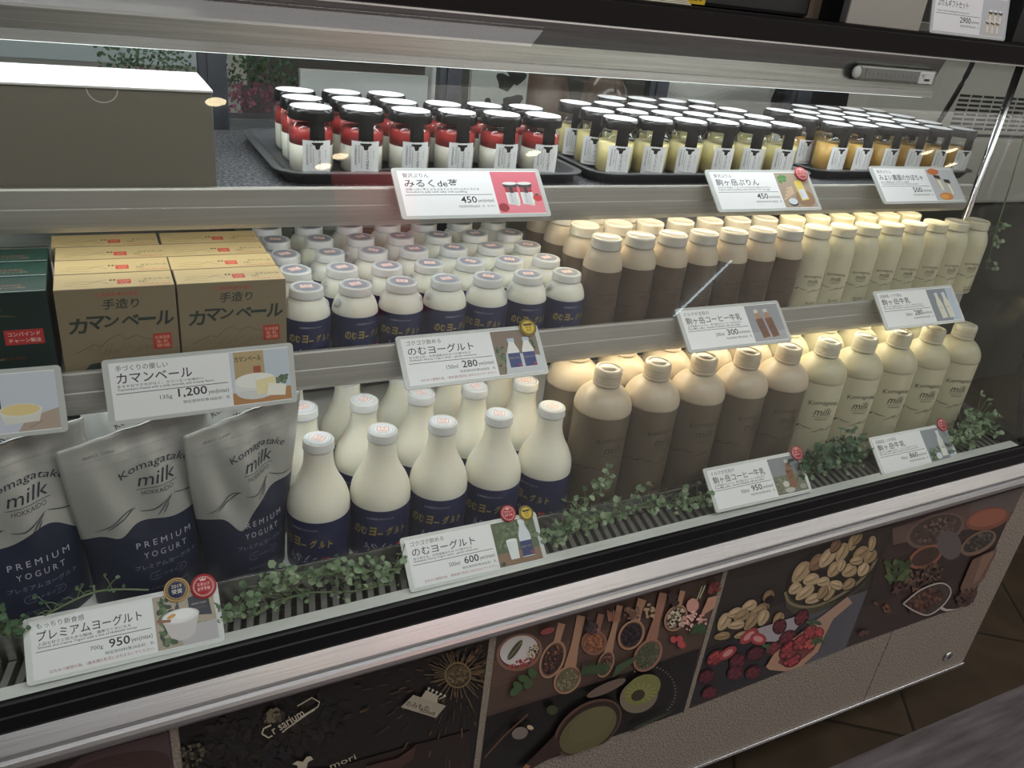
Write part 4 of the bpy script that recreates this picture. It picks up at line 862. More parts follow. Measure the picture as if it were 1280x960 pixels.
# ------------------------------------------------------------------ thermometer on the canopy, things on the counter
th = empty('thermometer', (1.010, .2175, 1.279), 0, 'clear plastic bar thermometer fixed to the right end of the light canopy', 'thermometer')
MB().box(0, .165, -.006, .004, 0, .021).build('case', mat('smoky_acrylic', (.20, .20, .18), .25), th, .003)
boxo('scale_plate', (.012, .125, -.0068, -.0062, .004, .017), mat('scale_grey', (.22, .22, .21), .5), th)
boxo('read_out', (.126, .158, -.0070, -.0062, .002, .019), M['white_paint'], th)
tk = Art(2e-5)
for k in range(12): tk.grid(.018 + .009 * k, .0186 + .009 * k, .007, .012 if k % 2 else .014, (60, 60, 60), 1)
tk.text('℃', .130, .010, h=.005); tk.grid(.138, .150, .006, .009, (30, 30, 30), 1)
tk.build('scale_marks', lambda u, v, w: (u, -.0072 - w, v), th)
sk = MB(); sk.lathe([(0, 0), (.008, 0), (.009, .003), (.006, .005), (0, .005)], 20); s_ = sk.build('suction_cup', M['acrylic'], th); s_.rotation_euler = (PI / 2, 0, 0); s_.location = (-.003, -.001, .011)

def carton(name, x0, x1, y0, y1, z0, z1, m, label, cat, split=True):
    e = empty(name, ((x0 + x1) / 2, (y0 + y1) / 2, z0), 0, label, cat)
    w, d, h = (x1 - x0) / 2, (y1 - y0) / 2, z1 - z0
    boxo('carton_body', (-w, w, -d, d, 0, h * .86), m, e, .001); boxo('carton_lid', (-w - .001, w + .001, -d - .001, d + .001, h * .862, h), m, e, .001)
    return e
carton('gift_carton', 1.06, 1.225, .31, .43, 1.3512, 1.47, mat('pale_card', (.40, .38, .34), .6), 'pale grey carton standing on the counter left of the 2900 yen card', 'carton')
carton('gift_carton', 1.00, 1.055, .36, .44, 1.3512, 1.46, mat('brown_card', (.20, .15, .11), .6), 'narrow brown carton on the counter beside the pale grey carton', 'carton')
boxo('divider_panel', (1.035, 1.046, .300, .345, 1.3512, 1.50), M['black'], None, .001); tag(bpy.data.objects['divider_panel'], 'black upright panel on the counter beside the brown carton', 'panel')
fb = MB()
for k in range(5): fb.box(.64 + .006 * k, .755 - .004 * k, .30, .40, 1.3512 + .0022 * k, 1.3530 + .0022 * k)
tag(fb.build('paper_stack', mat('cream_paper', (.75, .70, .55), .7), bevel=.0005), 'low stack of cream paper sheets on the counter', 'paper stack')
rg = empty('card_reader', (.86, .37, 1.3512), 0, 'black card reader with a yellow warning sticker on the counter', 'card reader')
boxo('reader_body', (-.09, .15, -.03, .05, 0, .075), M['black'], rg, .006); boxo('base_foot', (-.08, .14, -.02, .045, -.0002, .004), M['black_matte'], rg)
boxo('screen', (-.02, .12, -.0312, -.0302, .03, .066), mat('dark_screen', (.03, .035, .045), .15), rg)
yk = Art(2e-5); yk.grid(-.085, -.052, .002, .024, (214, 180, 30), 1); yk.text('防犯カメラ', -.0685, .013, w=.028, h=.006, align='C', col=(30, 28, 20), bold=.02); yk.text('作動中', -.0685, .005, w=.022, h=.006, align='C', col=(30, 28, 20), bold=.02)
yk.build('yellow_sticker', lambda u, v, w: (u, -.0303 - w, v), rg)
tag(carton('tool_case', 1.45, 1.62, .30, .42, 1.3512, 1.47, M['black'], 'black case on the counter right of the 2900 yen card', 'case'))

# ------------------------------------------------------------------ behind the case
uc = empty('work_table', (.9, 1.15, 0), 0, 'long grey work table standing behind the display case', 'table')
boxo('table_top', (-1.6, .98, -.30, .35, .86, .90), M['steel'], uc, .003)
for lx in (-1.55, -.2, .90):
    for ly in (-.26, .30): boxo('leg', (lx, lx + .04, ly, ly + .04, 0, .86), M['steel_dark'], uc)
wb = empty('white_board', (.40, .80, .905), 0, 'plain white board standing upright behind the strawberry jars', 'board')
boxo('board_face', (-.068, .168, .0, .012, .0, .275), M['white_paint'], wb, .001); boxo('board_foot', (-.06, .175, -.03, .05, -.0035, 0), M['steel_dark'], wb)
def flat_pic(name, x0, x1, y, z0, z1, label, cat, draw, base):
    o = boxo(name, (x0, x1, y, y + .012, z0, z1), base, None, .001); tag(o, label, cat)
    a = Art(2e-5); draw(a, x0, x1, z0, z1); a.build('printed_face', lambda u, v, w: (u, y - .0003 - w, v), o)
def d_cow(a, x0, x1, z0, z1):
    a.grid(x0, x1, z0, z1, (196, 196, 192), 1); r = random.Random(4)
    for k in range(13):
        cx, cz = r.uniform(x0 + .02, x0 + .10), r.uniform(z0 + .1, z1 - .01); rr = r.uniform(.010, .020)
        a.poly([(cx + rr * (1 + .35 * math.sin(3 * t + k)) * math.cos(t), cz + rr * (1 + .3 * math.cos(2 * t + k)) * math.sin(t)) for t in [2 * PI * q / 16 for q in range(16)]], (34, 33, 34))
flat_pic('patterned_poster', .655, .775, .80, .905, 1.25, 'poster board with black cow-like spots behind the top shelf', 'poster', d_cow, M['white_paint'])
ja = MB(); ja.lathe([(0, 0), (.045, 0), (.055, .01), (.058, .15), (.052, .26), (.040, .30), (.035, .31), (0, .31)], 28); ju = ja.build('brown_canister', mat('brown_ceramic', (.20, .13, .10), .4)); ju.location = (.835, .84, .9005); tag(ju, 'rounded brown canister beside the spotted poster behind the case', 'canister')
cl_ = MB(); cl_.lathe([(.0, .31), (.036, .31), (.036, .325), (.014, .335), (0, .336)], 24); cl_.build('lid', M['white_paint'], ju)
sb = boxo('switch_panel', (.575, .632, .80, .84, .905, 1.27), M['white_paint'], None, .002); tag(sb, 'narrow pale panel with switches behind the top shelf', 'panel'); boxo('switch_slot', (.606, .611, .7985, .8002, 1.15, 1.19), M['black'], sb); boxo('switch_button', (.606, .612, .7985, .8002, 1.21, 1.218), M['black'], sb)
# flower troughs seen through the left back door
def flowers(x0, x1, y, label, seed):
    r = random.Random(seed); e = empty('flower_trough', ((x0 + x1) / 2, y, .9005), 0, label, 'flower trough'); w = (x1 - x0) / 2
    boxo('trough', (-w, w, -.03, .03, 0, .19), mat('trough_grey', (.10, .10, .11), .6), e, .003)
    f = MB()
    for k in range(420):
        c = Vector((r.uniform(-w, w), r.uniform(-.035, .035), .20 + r.random() * .09)); pk = c.z < .245; d = Vector((r.gauss(0, 1), r.gauss(0, 1), r.gauss(0, 1))).normalized(); s = d.orthogonal().normalized(); L = .010
        f.add([c, c + d * L * .5 + s * L * .4, c + d * L, c + d * L * .5 - s * L * .4], [(0, 1, 2, 3)], 0 if pk else 1)
    f.build('blossoms', [mat('pink_petals', (.30, .10, .16), .7), M['leaf_dark']], e, fix=False)
flowers(.20, .335, .85, 'trough of pink flowers and leaves behind the left back door', 1)
flowers(.02, .17, .95, 'second pink flower trough further left behind the case', 2)
mn = empty('framed_panel', (-.45, 2.2, 0), 0, 'large pale blue framed panel on a stand at the back left', 'panel')
boxo('stand', (-.9, .9, .02, .06, 0, .95), M['appliance'], mn); boxo('panel_frame', (-.9, .92, 0, .03, .951, 1.55), M['appliance'], mn, .004); boxo('panel_face', (-.84, .86, -.006, -.0005, 1.00, 1.50), mat('pale_blue_face', (.62, .72, .76), .4), mn)
boxo('panel_groove', (-.86, .88, -.004, -.001, .962, .972), M['steel_dark'], mn)
wt = MB(); wt.hexa([(1.18, .82, .9005), (1.50, .82, .9005), (1.50, 1.05, .9005), (1.18, 1.05, .9005), (1.22, .86, 1.15), (1.46, .86, 1.22), (1.46, 1.02, 1.25), (1.22, 1.02, 1.20)])
tag(wt.build('padded_bag', mat('white_cloth', (.52, .52, .51), .75), bevel=.02, seg=4), 'white slumped delivery bag on the work table behind the jars', 'bag')
bb = MB(); bb.lathe([(0, 0), (.05, 0), (.055, .02), (.06, .20), (.05, .26), (.02, .30), (0, .30)], 20); bt = bb.build('wrapped_bundle', mat('clear_wrap_bundle', (.22, .17, .14), .15, coat=.6)); bt.location = (1.05, .95, .9005); tag(bt, 'plastic wrapped brown bundle on the work table behind the custard jars', 'bundle')
dk = MB(); dk.hexa([(1.62, .95, .9005), (1.86, .95, .9005), (1.86, 1.1, .9005), (1.62, 1.1, .9005), (1.66, .97, 1.24), (1.84, .97, 1.22), (1.84, 1.06, 1.22), (1.66, 1.06, 1.24)])
tag(dk.build('sleeve_form', mat('black_cloth', (.015, .015, .017), .85), bevel=.02, seg=3), 'plain black stand-in for a staff arm on the work table behind the pumpkin jars', 'bag')  # stand-in block for a dark sleeve and forearm, not a real bag
ap = empty('ice_machine', (2.75, 1.45, 0), 0, 'large white vented machine behind the right end of the display case', 'machine')
boxo('cabinet', (-.85, .9, -.25, .35, 0.80, 1.035), M['appliance'], ap, .012); boxo('base_cabinet', (-.84, .89, -.22, .35, 0, .79), mat('dark_base', (.045, .048, .04), .5), ap, .01); boxo('vent_section', (-.85, .9, -.235, .35, 1.042, 1.29), M['appliance'], ap, .006)
MB().hexa([(-.85, -.235, 1.295), (.9, -.235, 1.295), (.9, .35, 1.295), (-.85, .35, 1.295), (-.85, -.42, 1.37), (.9, -.42, 1.37), (.9, .35, 1.37), (-.85, .35, 1.37)]).build('hood', M['appliance'], ap, .01)
vt = MB()
for rw in range(8):
    for c_ in range(9): vt.box(-.14 + .062 * c_, -.14 + .062 * c_ + .052, -.2365, -.234, 1.058 + .0150 * rw, 1.058 + .0150 * rw + .0075)
vt.build('vent_slots', M['black_matte'], ap); boxo('base_gap', (-.85, .9, -.238, -.2, 1.0355, 1.0415), M['black_matte'], ap)
cdm = MB(); cdm.tube(smoothpts([(1.99, .74, 1.62), (1.975, .74, 1.34), (1.955, .74, 1.24), (1.90, .74, 1.10), (1.87, .74, .95), (1.86, .74, .80), (1.86, .74, .4), (1.87, .75, .006)], 6), .006, 8); tag(cdm.build('power_cord', M['black_matte']), 'black power cord hanging in front of the white vented machine', 'cord')

# ------------------------------------------------------------------ posters on the lower front
def poster(corners, label, draw, gain=1.2):
    """corners: photo points of the flat panel: top left, top right, bottom right, bottom left"""
    P = [on_panel(*c) for c in corners]; xs = sum(p[0] for p in P) / 4; zs = sum(p[1] for p in P) / 4
    m = MB(); m.add([(x, -.0002, z) for x, z in P] + [(x, -.0014, z) for x, z in P], [(3, 2, 1, 0), (4, 5, 6, 7), (0, 1, 5, 4), (1, 2, 6, 5), (2, 3, 7, 6), (3, 0, 4, 7)])
    o = m.build('food_poster', mat('poster_base', (.05, .04, .035), .5)); tag(o, label, 'poster', 'food posters')
    a = Art(1.2e-5, gain); a.sat = .74; C = [(x, z) for x, z in P]
    draw(a, C); x0, x1 = min(p[0] for p in C), max(p[0] for p in C); z0, z1 = min(p[1] for p in C), max(p[1] for p in C)
    def clip(u, v, w): return (min(max(u, x0), x1), -.0015 - w, min(max(v, z0), z1))
    a.build('poster_print', clip, o, M['print_gloss']); return o
def planks(a, C, cols, n=7, seed=1):
    r = random.Random(seed); (x0, z1), (x1, z1b), (x1b, z0b), (x0b, z0) = C
    for k in range(n):
        za, zb = z0 + (z1 - z0) * k / n, z0 + (z1 - z0) * (k + 1) / n; a.grid(x0, x1, za, zb, cols[k % len(cols)], 1)
        for q in range(26):
            xx = r.uniform(x0, x1 - .06); zz = r.uniform(za, zb); c = cols[(k + 1) % len(cols)]; a.stroke([(xx, zz), (xx + r.uniform(.02, .06), zz + r.uniform(-.001, .001))], r.uniform(.0005, .0014), tuple(max(0, v + r.randint(-14, 10)) for v in c))
def cropwarp(ox, oy, sc): return lambda x, y: on_panel(ox + x / sc, oy + y / sc)
def scatter(a, cx, cy, rx, ry, rot, n, cols, r0, r1, seed, asp=(.6, 1)):
    r = random.Random(seed); c, s = math.cos(rot), math.sin(rot)
    for k in range(n):
        q = math.sqrt(r.random()); t = r.uniform(0, 2 * PI); x, y = rx * q * math.cos(t), ry * q * math.sin(t); rr = r.uniform(r0, r1)
        a.ell(cx + x * c - y * s, cy + x * s + y * c, rr, rr * r.uniform(*asp), r.choice(cols), r.uniform(0, 3), 9)
def d_spoons(a, C):
    planks(a, C, [(84, 62, 50), (92, 66, 54), (76, 56, 46)], 6, 3)
    a.warp = cropwarp(600, 700, 3.694); W_ = (168, 122, 86); WD = (120, 80, 54)
    a.poly([(20, 722), (330, 625), (660, 520), (1010, 405), (945, 692), (200, 965), (0, 965)], (28, 25, 24))
    def spoon(cx, cy, rx, ry, rot, hx, hy, hw, fill, cols, seed, wood=W_, n=60, r=(4, 8)):
        a.stroke([(cx, cy), ((cx * .45 + hx * .55), (cy * .45 + hy * .55)), (hx, hy)], [hw * 1.9, hw, hw * 1.15], wood); a.ell(cx, cy, rx, ry, wood, rot, 26); a.ell(cx, cy, rx * .90, ry * .84, WD, rot, 26); a.ell(cx, cy, rx * .80, ry * .80, fill, rot, 26); scatter(a, cx, cy, rx * .74, ry * .72, rot, n, cols, r[0], r[1], seed)
    a.ell(178, 420, 108, 84, (136, 92, 70), -.35, 30); a.ell(178, 418, 96, 72, (96, 66, 56), -.35, 30); a.ell(176, 412, 90, 66, (196, 190, 184), -.35, 30)
    scatter(a, 190, 470, 68, 18, -.35, 50, [(150, 44, 52), (176, 60, 66)], 4, 7, 5); scatter(a, 238, 420, 22, 42, .5, 46, [(196, 172, 120), (70, 58, 46)], 4, 6, 6); a.ell(158, 408, 56, 15, (78, 78, 52), -.95, 16); a.stroke([(125, 450), (190, 368)], 3, (140, 136, 100))
    spoon(330, 452, 92, 54, -1.15, 372, 285, 30, (60, 44, 38), [(46, 34, 34), (104, 62, 44), (150, 80, 50), (80, 60, 46)], 11, n=70)
    spoon(398, 545, 72, 56, -.85, 462, 250, 34, (104, 98, 68), [(118, 112, 74), (92, 88, 58), (140, 132, 88)], 12, n=110, r=(3, 6))
    spoon(520, 372, 60, 58, -.3, 552, 240, 26, (130, 72, 38), [(150, 86, 44), (170, 104, 56), (112, 60, 34)], 13, (140, 92, 70), 60)
    spoon(572, 470, 66, 36, -1.2, 638, 200, 24, (84, 52, 44), [(120, 70, 56), (70, 44, 40), (150, 110, 90)], 14, n=80, r=(3, 5))
    spoon(690, 335, 74, 56, -1.0, 740, 170, 34, (44, 34, 38), [(38, 30, 34), (62, 46, 52), (30, 24, 28)], 15, n=70, r=(6, 10))
    spoon(765, 428, 84, 58, -.95, 838, 140, 34, (78, 82, 56), [(94, 98, 66), (68, 72, 50), (116, 112, 80)], 16, (156, 104, 76), 110, (3, 6))
    spoon(893, 255, 66, 48, -1.0, 925, 130, 22, (120, 100, 80), [(206, 192, 160), (186, 168, 132), (44, 38, 34)], 17, n=110, r=(5, 7))
    scatter(a, 985, 200, 34, 28, 0, 1, [(206, 140, 122)], 34, 36, 3); scatter(a, 975, 270, 60, 46, -.3, 60, [(206, 140, 126), (226, 170, 156)], 4, 9, 18); a.poly([(1005, 240), (1040, 160), (1082, 150), (1070, 205), (1030, 232)], (186, 130, 100))
    for cx, cy in ((150, 590), (165, 565), (212, 555), (190, 530), (230, 505)): a.ell(cx, cy, 26, 18, (62, 92, 46), cx * .1, 12)
    for k in range(30): a.stroke([(455 + (k % 10) * 12, 520 - k), (470 + (k % 10) * 13, 490 - k * 1.4)], 5, (58, 82, 46))
    for k in range(24): a.stroke([(600 + k * 4, 525 - k * 3), (622 + k * 4, 470 - k * 2)], 5, (62, 88, 50))
    for k in range(18): a.stroke([(960 + k * 4, 330 - (k % 5) * 4), (972 + k * 3, 290 - (k % 4) * 5)], 6, (52, 84, 48))
    scatter(a, 900, 362, 34, 18, .2, 5, [(170, 40, 44), (190, 54, 54)], 14, 18, 19, (.9, 1)); a.ell(300, 310, 34, 14, (150, 60, 56), -.3); scatter(a, 500, 290, 26, 40, 0, 24, [(58, 46, 52), (80, 60, 62)], 8, 11, 20); scatter(a, 690, 225, 40, 30, 0, 26, [(110, 74, 54), (140, 98, 70)], 7, 12, 22); scatter(a, 770, 220, 20, 36, 0, 14, [(170, 140, 100)], 8, 10, 23)
    for k in range(7): a.stroke([(575 + k * 9, 215 + (k % 3) * 4), (582 + k * 8, 265)], 6, (156, 98, 66))
    scatter(a, 1070, 115, 30, 22, -.3, 16, [(132, 48, 40), (104, 36, 34)], 8, 14, 24); scatter(a, 880, 160, 22, 34, 0, 18, [(64, 44, 46)], 9, 12, 25); a.stroke([(985, 170), (1010, 105)], 5, (150, 160, 110)); a.stroke([(998, 160), (1025, 100)], 5, (170, 176, 130))
    # lower dark half: oil bowl, lemon, garlic, long spoon
    a.ell(570, 572, 98, 22, (112, 90, 74), -.42, 24)
    a.ell(485, 755, 176, 106, (92, 62, 46), -.62, 32); a.ell(488, 757, 166, 97, (52, 34, 26), -.62, 32); a.ell(486, 766, 150, 84, (96, 92, 46), -.62, 32); a.ell(500, 740, 118, 60, (102, 98, 52), -.62, 32)
    a.ell(720, 610, 92, 74, (122, 108, 84), -.5, 26); a.ell(735, 580, 92, 62, (120, 122, 40), -.55, 26)
    for k in range(14): t = 2 * PI * k / 14; a.stroke([(730, 595), (730 + 70 * math.cos(t), 592 + 46 * math.sin(t))], 4, (146, 146, 66))
    a.ell(716, 606, 34, 24, (56, 52, 30), -.5); 
    for k in range(24): t = -2.2 + k * .13; a.ell(770 + 118 * math.cos(t), 590 + 116 * math.sin(t), 5, 3, (120, 112, 96), t, 7)
    a.ell(172, 778, 38, 28, (122, 108, 98), -.3); a.ell(220, 752, 16, 10, (196, 166, 128), .4); a.stroke([(10, 890), (100, 790), (210, 690)], 8, (96, 60, 38)); a.ell(320, 672, 26, 22, (62, 68, 34)); a.poly([(170, 960), (215, 905), (330, 790), (370, 860), (215, 960)], (58, 36, 26)); a.poly([(170, 960), (200, 920), (222, 930), (190, 965)], (160, 96, 50))
    for k in range(14): a.stroke([(680 + k * 12, 778 - k * 6), (712 + k * 12, 745 - k * 5)], 5, (52, 64, 38))
    a.warp = None
def d_nuts(a, C):
    planks(a, C, [(50, 44, 38), (56, 49, 42), (44, 38, 33)], 8, 5)
    a.warp = cropwarp(860, 640, 4.0)
    a.poly([(70, 690), (240, 620), (480, 540), (620, 480), (890, 400), (780, 690), (20, 955), (-5, 940)], (40, 36, 42)); a.poly([(600, 480), (895, 385), (785, 680), (590, 755), (540, 700)], (84, 84, 92))
    for k in range(20): a.stroke([(800 - 12 * k, 470 + 3 * k), (730 - 9 * k, 700 + k * 2)], 3, (74, 74, 84))
    a.poly([(476, 400), (482, 470), (530, 508), (620, 505), (760, 448), (870, 365), (935, 250), (900, 200), (520, 330)], (70, 68, 46)); a.ell(705, 300, 236, 140, (40, 34, 26), -.47, 34); a.stroke([(p.x, p.y) for p in smoothpts([(478, 395, 0), (500, 445, 0), (560, 468, 0), (640, 462, 0), (740, 418, 0), (840, 350, 0), (905, 280, 0), (936, 225, 0)], 4)], 13, (124, 110, 72))
    r = random.Random(8); nut = [(150, 122, 76), (166, 138, 90), (132, 100, 62), (178, 150, 104)]
    def pist(x, y, l, w, rot, c):
        a.ell(x, y, l, w, tuple(int(v * .42) for v in c), rot, 16, egg=.2); a.ell(x - 2, y - 3, l * .93, w * .88, c, rot, 16, egg=.2); a.stroke([(x - l * .7 * math.cos(rot), y - l * .7 * math.sin(rot)), (x, y + w * .1), (x + l * .8 * math.cos(rot), y + l * .8 * math.sin(rot))], 4, tuple(int(v * .62) for v in c), taper=True); a.ell(x - w * .2, y - w * .35, l * .5, w * .25, tuple(min(255, int(v * 1.12)) for v in c), rot, 10)
    P = [(560, 300, 70, 38, -.9), (640, 250, 54, 36, -.8), (690, 228, 62, 34, -.9), (765, 200, 56, 32, -1.1), (820, 150, 46, 26, -1.2), (860, 205, 50, 34, -.6), (905, 220, 44, 30, -.9), (915, 155, 42, 20, -1.4), (725, 285, 48, 32, -.9), (800, 290, 44, 36, -.6), (870, 285, 40, 30, -1.0), (840, 130, 40, 22, -1.0), (610, 335, 46, 32, -.4), (670, 345, 36, 26, -.3), (530, 380, 40, 30, -.6), (578, 400, 60, 28, -.65), (620, 430, 46, 26, -.4), (700, 395, 54, 28, -1.1), (735, 360, 36, 26, .3), (798, 358, 40, 26, -.7), (760, 265, 34, 22, -1.2), (835, 240, 36, 24, -.2), (665, 400, 40, 24, -1.0), (730, 165, 40, 24, -1.0)]
    for x, y, l, w, t in P: pist(x, y, l, w, t, r.choice(nut))
    for x, y, l, w, t in [(175, 545, 54, 32, -1.0), (230, 500, 44, 26, -.4), (300, 465, 44, 28, -.5), (262, 515, 46, 30, -.5), (370, 470, 36, 22, -.3), (345, 490, 52, 26, -.5), (310, 545, 56, 28, -.9), (370, 525, 46, 28, -1.1), (235, 560, 46, 24, -.2), (165, 615, 44, 22, -.2), (445, 530, 40, 26, -.9), (395, 415, 36, 26, -.7), (260, 610, 40, 18, -.3)]: pist(x, y, l, w, t, r.choice(nut))
    a.ell(400, 430, 26, 18, (30, 24, 22), -.6)
    a.poly([(340, 575), (560, 505), (600, 500), (520, 590), (430, 640), (360, 640)], (158, 150, 156))
    def rasp(x, y, l, w, rot, c):
        a.ell(x, y, l, w, tuple(int(v * .6) for v in c), rot, 16); cs, sn = math.cos(rot), math.sin(rot)
        for i in range(-2, 3):
            for j in range(-1, 2):
                px, py = i * l * .33, j * w * .5
                if abs(i) == 2 and j: continue
                a.ell(x + px * cs - py * sn, y + px * sn + py * cs, l * .2, w * .27, tuple(min(255, int(v * random.uniform(.9, 1.2))) for v in c), rot, 8)
    for x, y, l, w, t, c in [(560, 520, 46, 32, -.9, (110, 30, 42)), (450, 565, 42, 34, -1, (96, 26, 40)), (490, 620, 50, 34, -.6, (110, 26, 40)), (420, 675, 48, 32, -.5, (120, 34, 44)), (330, 700, 50, 34, -.5, (92, 22, 40)), (240, 740, 46, 40, -.8, (98, 20, 38)), (228, 795, 46, 36, -.7, (104, 22, 42)), (318, 795, 44, 34, -.5, (100, 20, 38)), (85, 815, 46, 34, -.5, (92, 18, 36)), (100, 895, 44, 32, -.5, (100, 18, 38)), (130, 720, 54, 34, -.6, (150, 34, 42))]: rasp(x, y, l, w, t, c)
    for x, y, l, w, t in [(295, 610, 56, 26, -.7), (190, 695, 50, 24, -.6), (342, 625, 42, 30, .2)]: a.ell(x, y, l, w, (164, 40, 46), t); a.ell(x, y, l * .6, w * .5, (206, 130, 128), t)
    a.stroke([(640, 580), (700, 510), (800, 430)], [90, 46, 40], (168, 128, 104)); a.poly([(380, 765), (420, 700), (600, 560), (690, 570), (640, 690), (560, 760), (480, 788), (400, 780)], (176, 128, 92)); a.poly([(440, 745), (470, 690), (600, 580), (660, 590), (620, 680), (540, 745), (480, 765)], (120, 44, 40))
    for x, y, l, w, t, c in [(510, 730, 52, 34, -.5, (150, 26, 44)), (500, 680, 66, 40, -.7, (150, 30, 42)), (560, 640, 60, 36, -.7, (160, 34, 40)), (600, 590, 44, 30, -.9, (170, 36, 48)), (645, 590, 26, 24, 0, (190, 40, 46)), (600, 650, 38, 28, -.5, (180, 60, 48))]: rasp(x, y, l, w, t, c)
    leaves_ = [(600, 545), (630, 540), (650, 630), (620, 635), (380, 660)]
    for x, y in leaves_: a.ell(x, y, 24, 9, (70, 96, 52), x * .1, 10); a.ell(x + 8, y + 6, 22, 8, (56, 80, 44), x * .17, 10)
    a.warp = None
def d_spice(a, C):
    planks(a, C, [(56, 42, 37), (62, 46, 40), (50, 38, 34)], 6, 9)
    a.warp = cropwarp(1040, 580, 4.0)
    a.poly([(290, 320), (690, 190), (960, 105), (880, 280), (300, 400)], (98, 74, 64)); a.poly([(690, 190), (950, 110), (900, 230), (760, 290), (680, 260)], (96, 86, 82))
    a.ell(510, 330, 150, 80, (110, 84, 74), -.35, 30); a.ell(512, 326, 136, 66, (76, 58, 50), -.35, 30); scatter(a, 512, 326, 110, 46, -.35, 60, [(96, 76, 64), (66, 50, 44), (120, 96, 80)], 7, 14, 1)
    a.ell(460, 460, 90, 52, (140, 80, 50), -.45, 28); a.ell(462, 458, 76, 38, (70, 48, 38), -.45, 28); a.ell(580, 400, 60, 74, (94, 84, 84), -.3, 24)
    a.ell(770, 270, 110, 54, (132, 70, 46), -.25, 28); a.ell(772, 264, 96, 40, (156, 82, 52), -.25, 28); a.ell(725, 390, 98, 50, (122, 94, 70), -.5, 28); a.ell(726, 386, 84, 36, (58, 52, 46), -.5, 28); scatter(a, 726, 386, 70, 28, -.5, 50, [(84, 78, 66), (48, 46, 40), (104, 96, 78)], 5, 9, 2)
    for k in range(26): t = k * .9; a.ell(320 + 50 * math.cos(t * 2.1), 530 + 42 * math.sin(t * 1.3), 26, 11, random.choice([(62, 82, 38), (50, 68, 34), (84, 100, 48)]), t, 10)
    scatter(a, 450, 560, 110, 50, -.5, 110, [(84, 60, 48), (64, 44, 36), (112, 80, 60)], 6, 11, 3); scatter(a, 320, 620, 40, 24, -.3, 24, [(96, 56, 46), (70, 44, 38)], 6, 10, 4); scatter(a, 265, 716, 26, 18, 0, 10, [(130, 74, 42), (104, 60, 38)], 6, 10, 5); scatter(a, 205, 695, 14, 10, 0, 4, [(120, 70, 42)], 5, 8, 6)
    a.poly([(345, 690), (430, 620), (520, 585), (570, 600), (580, 640), (540, 700), (470, 748), (410, 730)], (70, 58, 52)); scatter(a, 450, 675, 92, 46, -.45, 150, [(74, 44, 34), (96, 56, 40), (56, 34, 28), (116, 72, 50)], 8, 13, 7)
    o_ = [(345, 690), (430, 622), (520, 588), (568, 600), (582, 640), (540, 702), (470, 746), (405, 728), (345, 690)]; a.stroke([(p.x, p.y) for p in smoothpts([(x, y, 0) for x, y in o_], 6)], 7, (176, 168, 156)); a.stroke([(535, 712), (560, 722), (620, 722)], [16, 12, 8], (186, 178, 166))
    a.poly([(690, 470), (820, 410), (800, 480), (760, 560), (700, 620), (640, 650), (630, 610)], (112, 80, 62)); a.poly([(740, 450), (800, 430), (730, 560), (690, 600)], (134, 98, 76)); scatter(a, 670, 660, 60, 40, -.4, 70, [(70, 46, 38), (90, 58, 46)], 6, 11, 8); scatter(a, 150, 840, 24, 20, 0, 10, [(96, 56, 50)], 6, 10, 9)
    a.warp = None
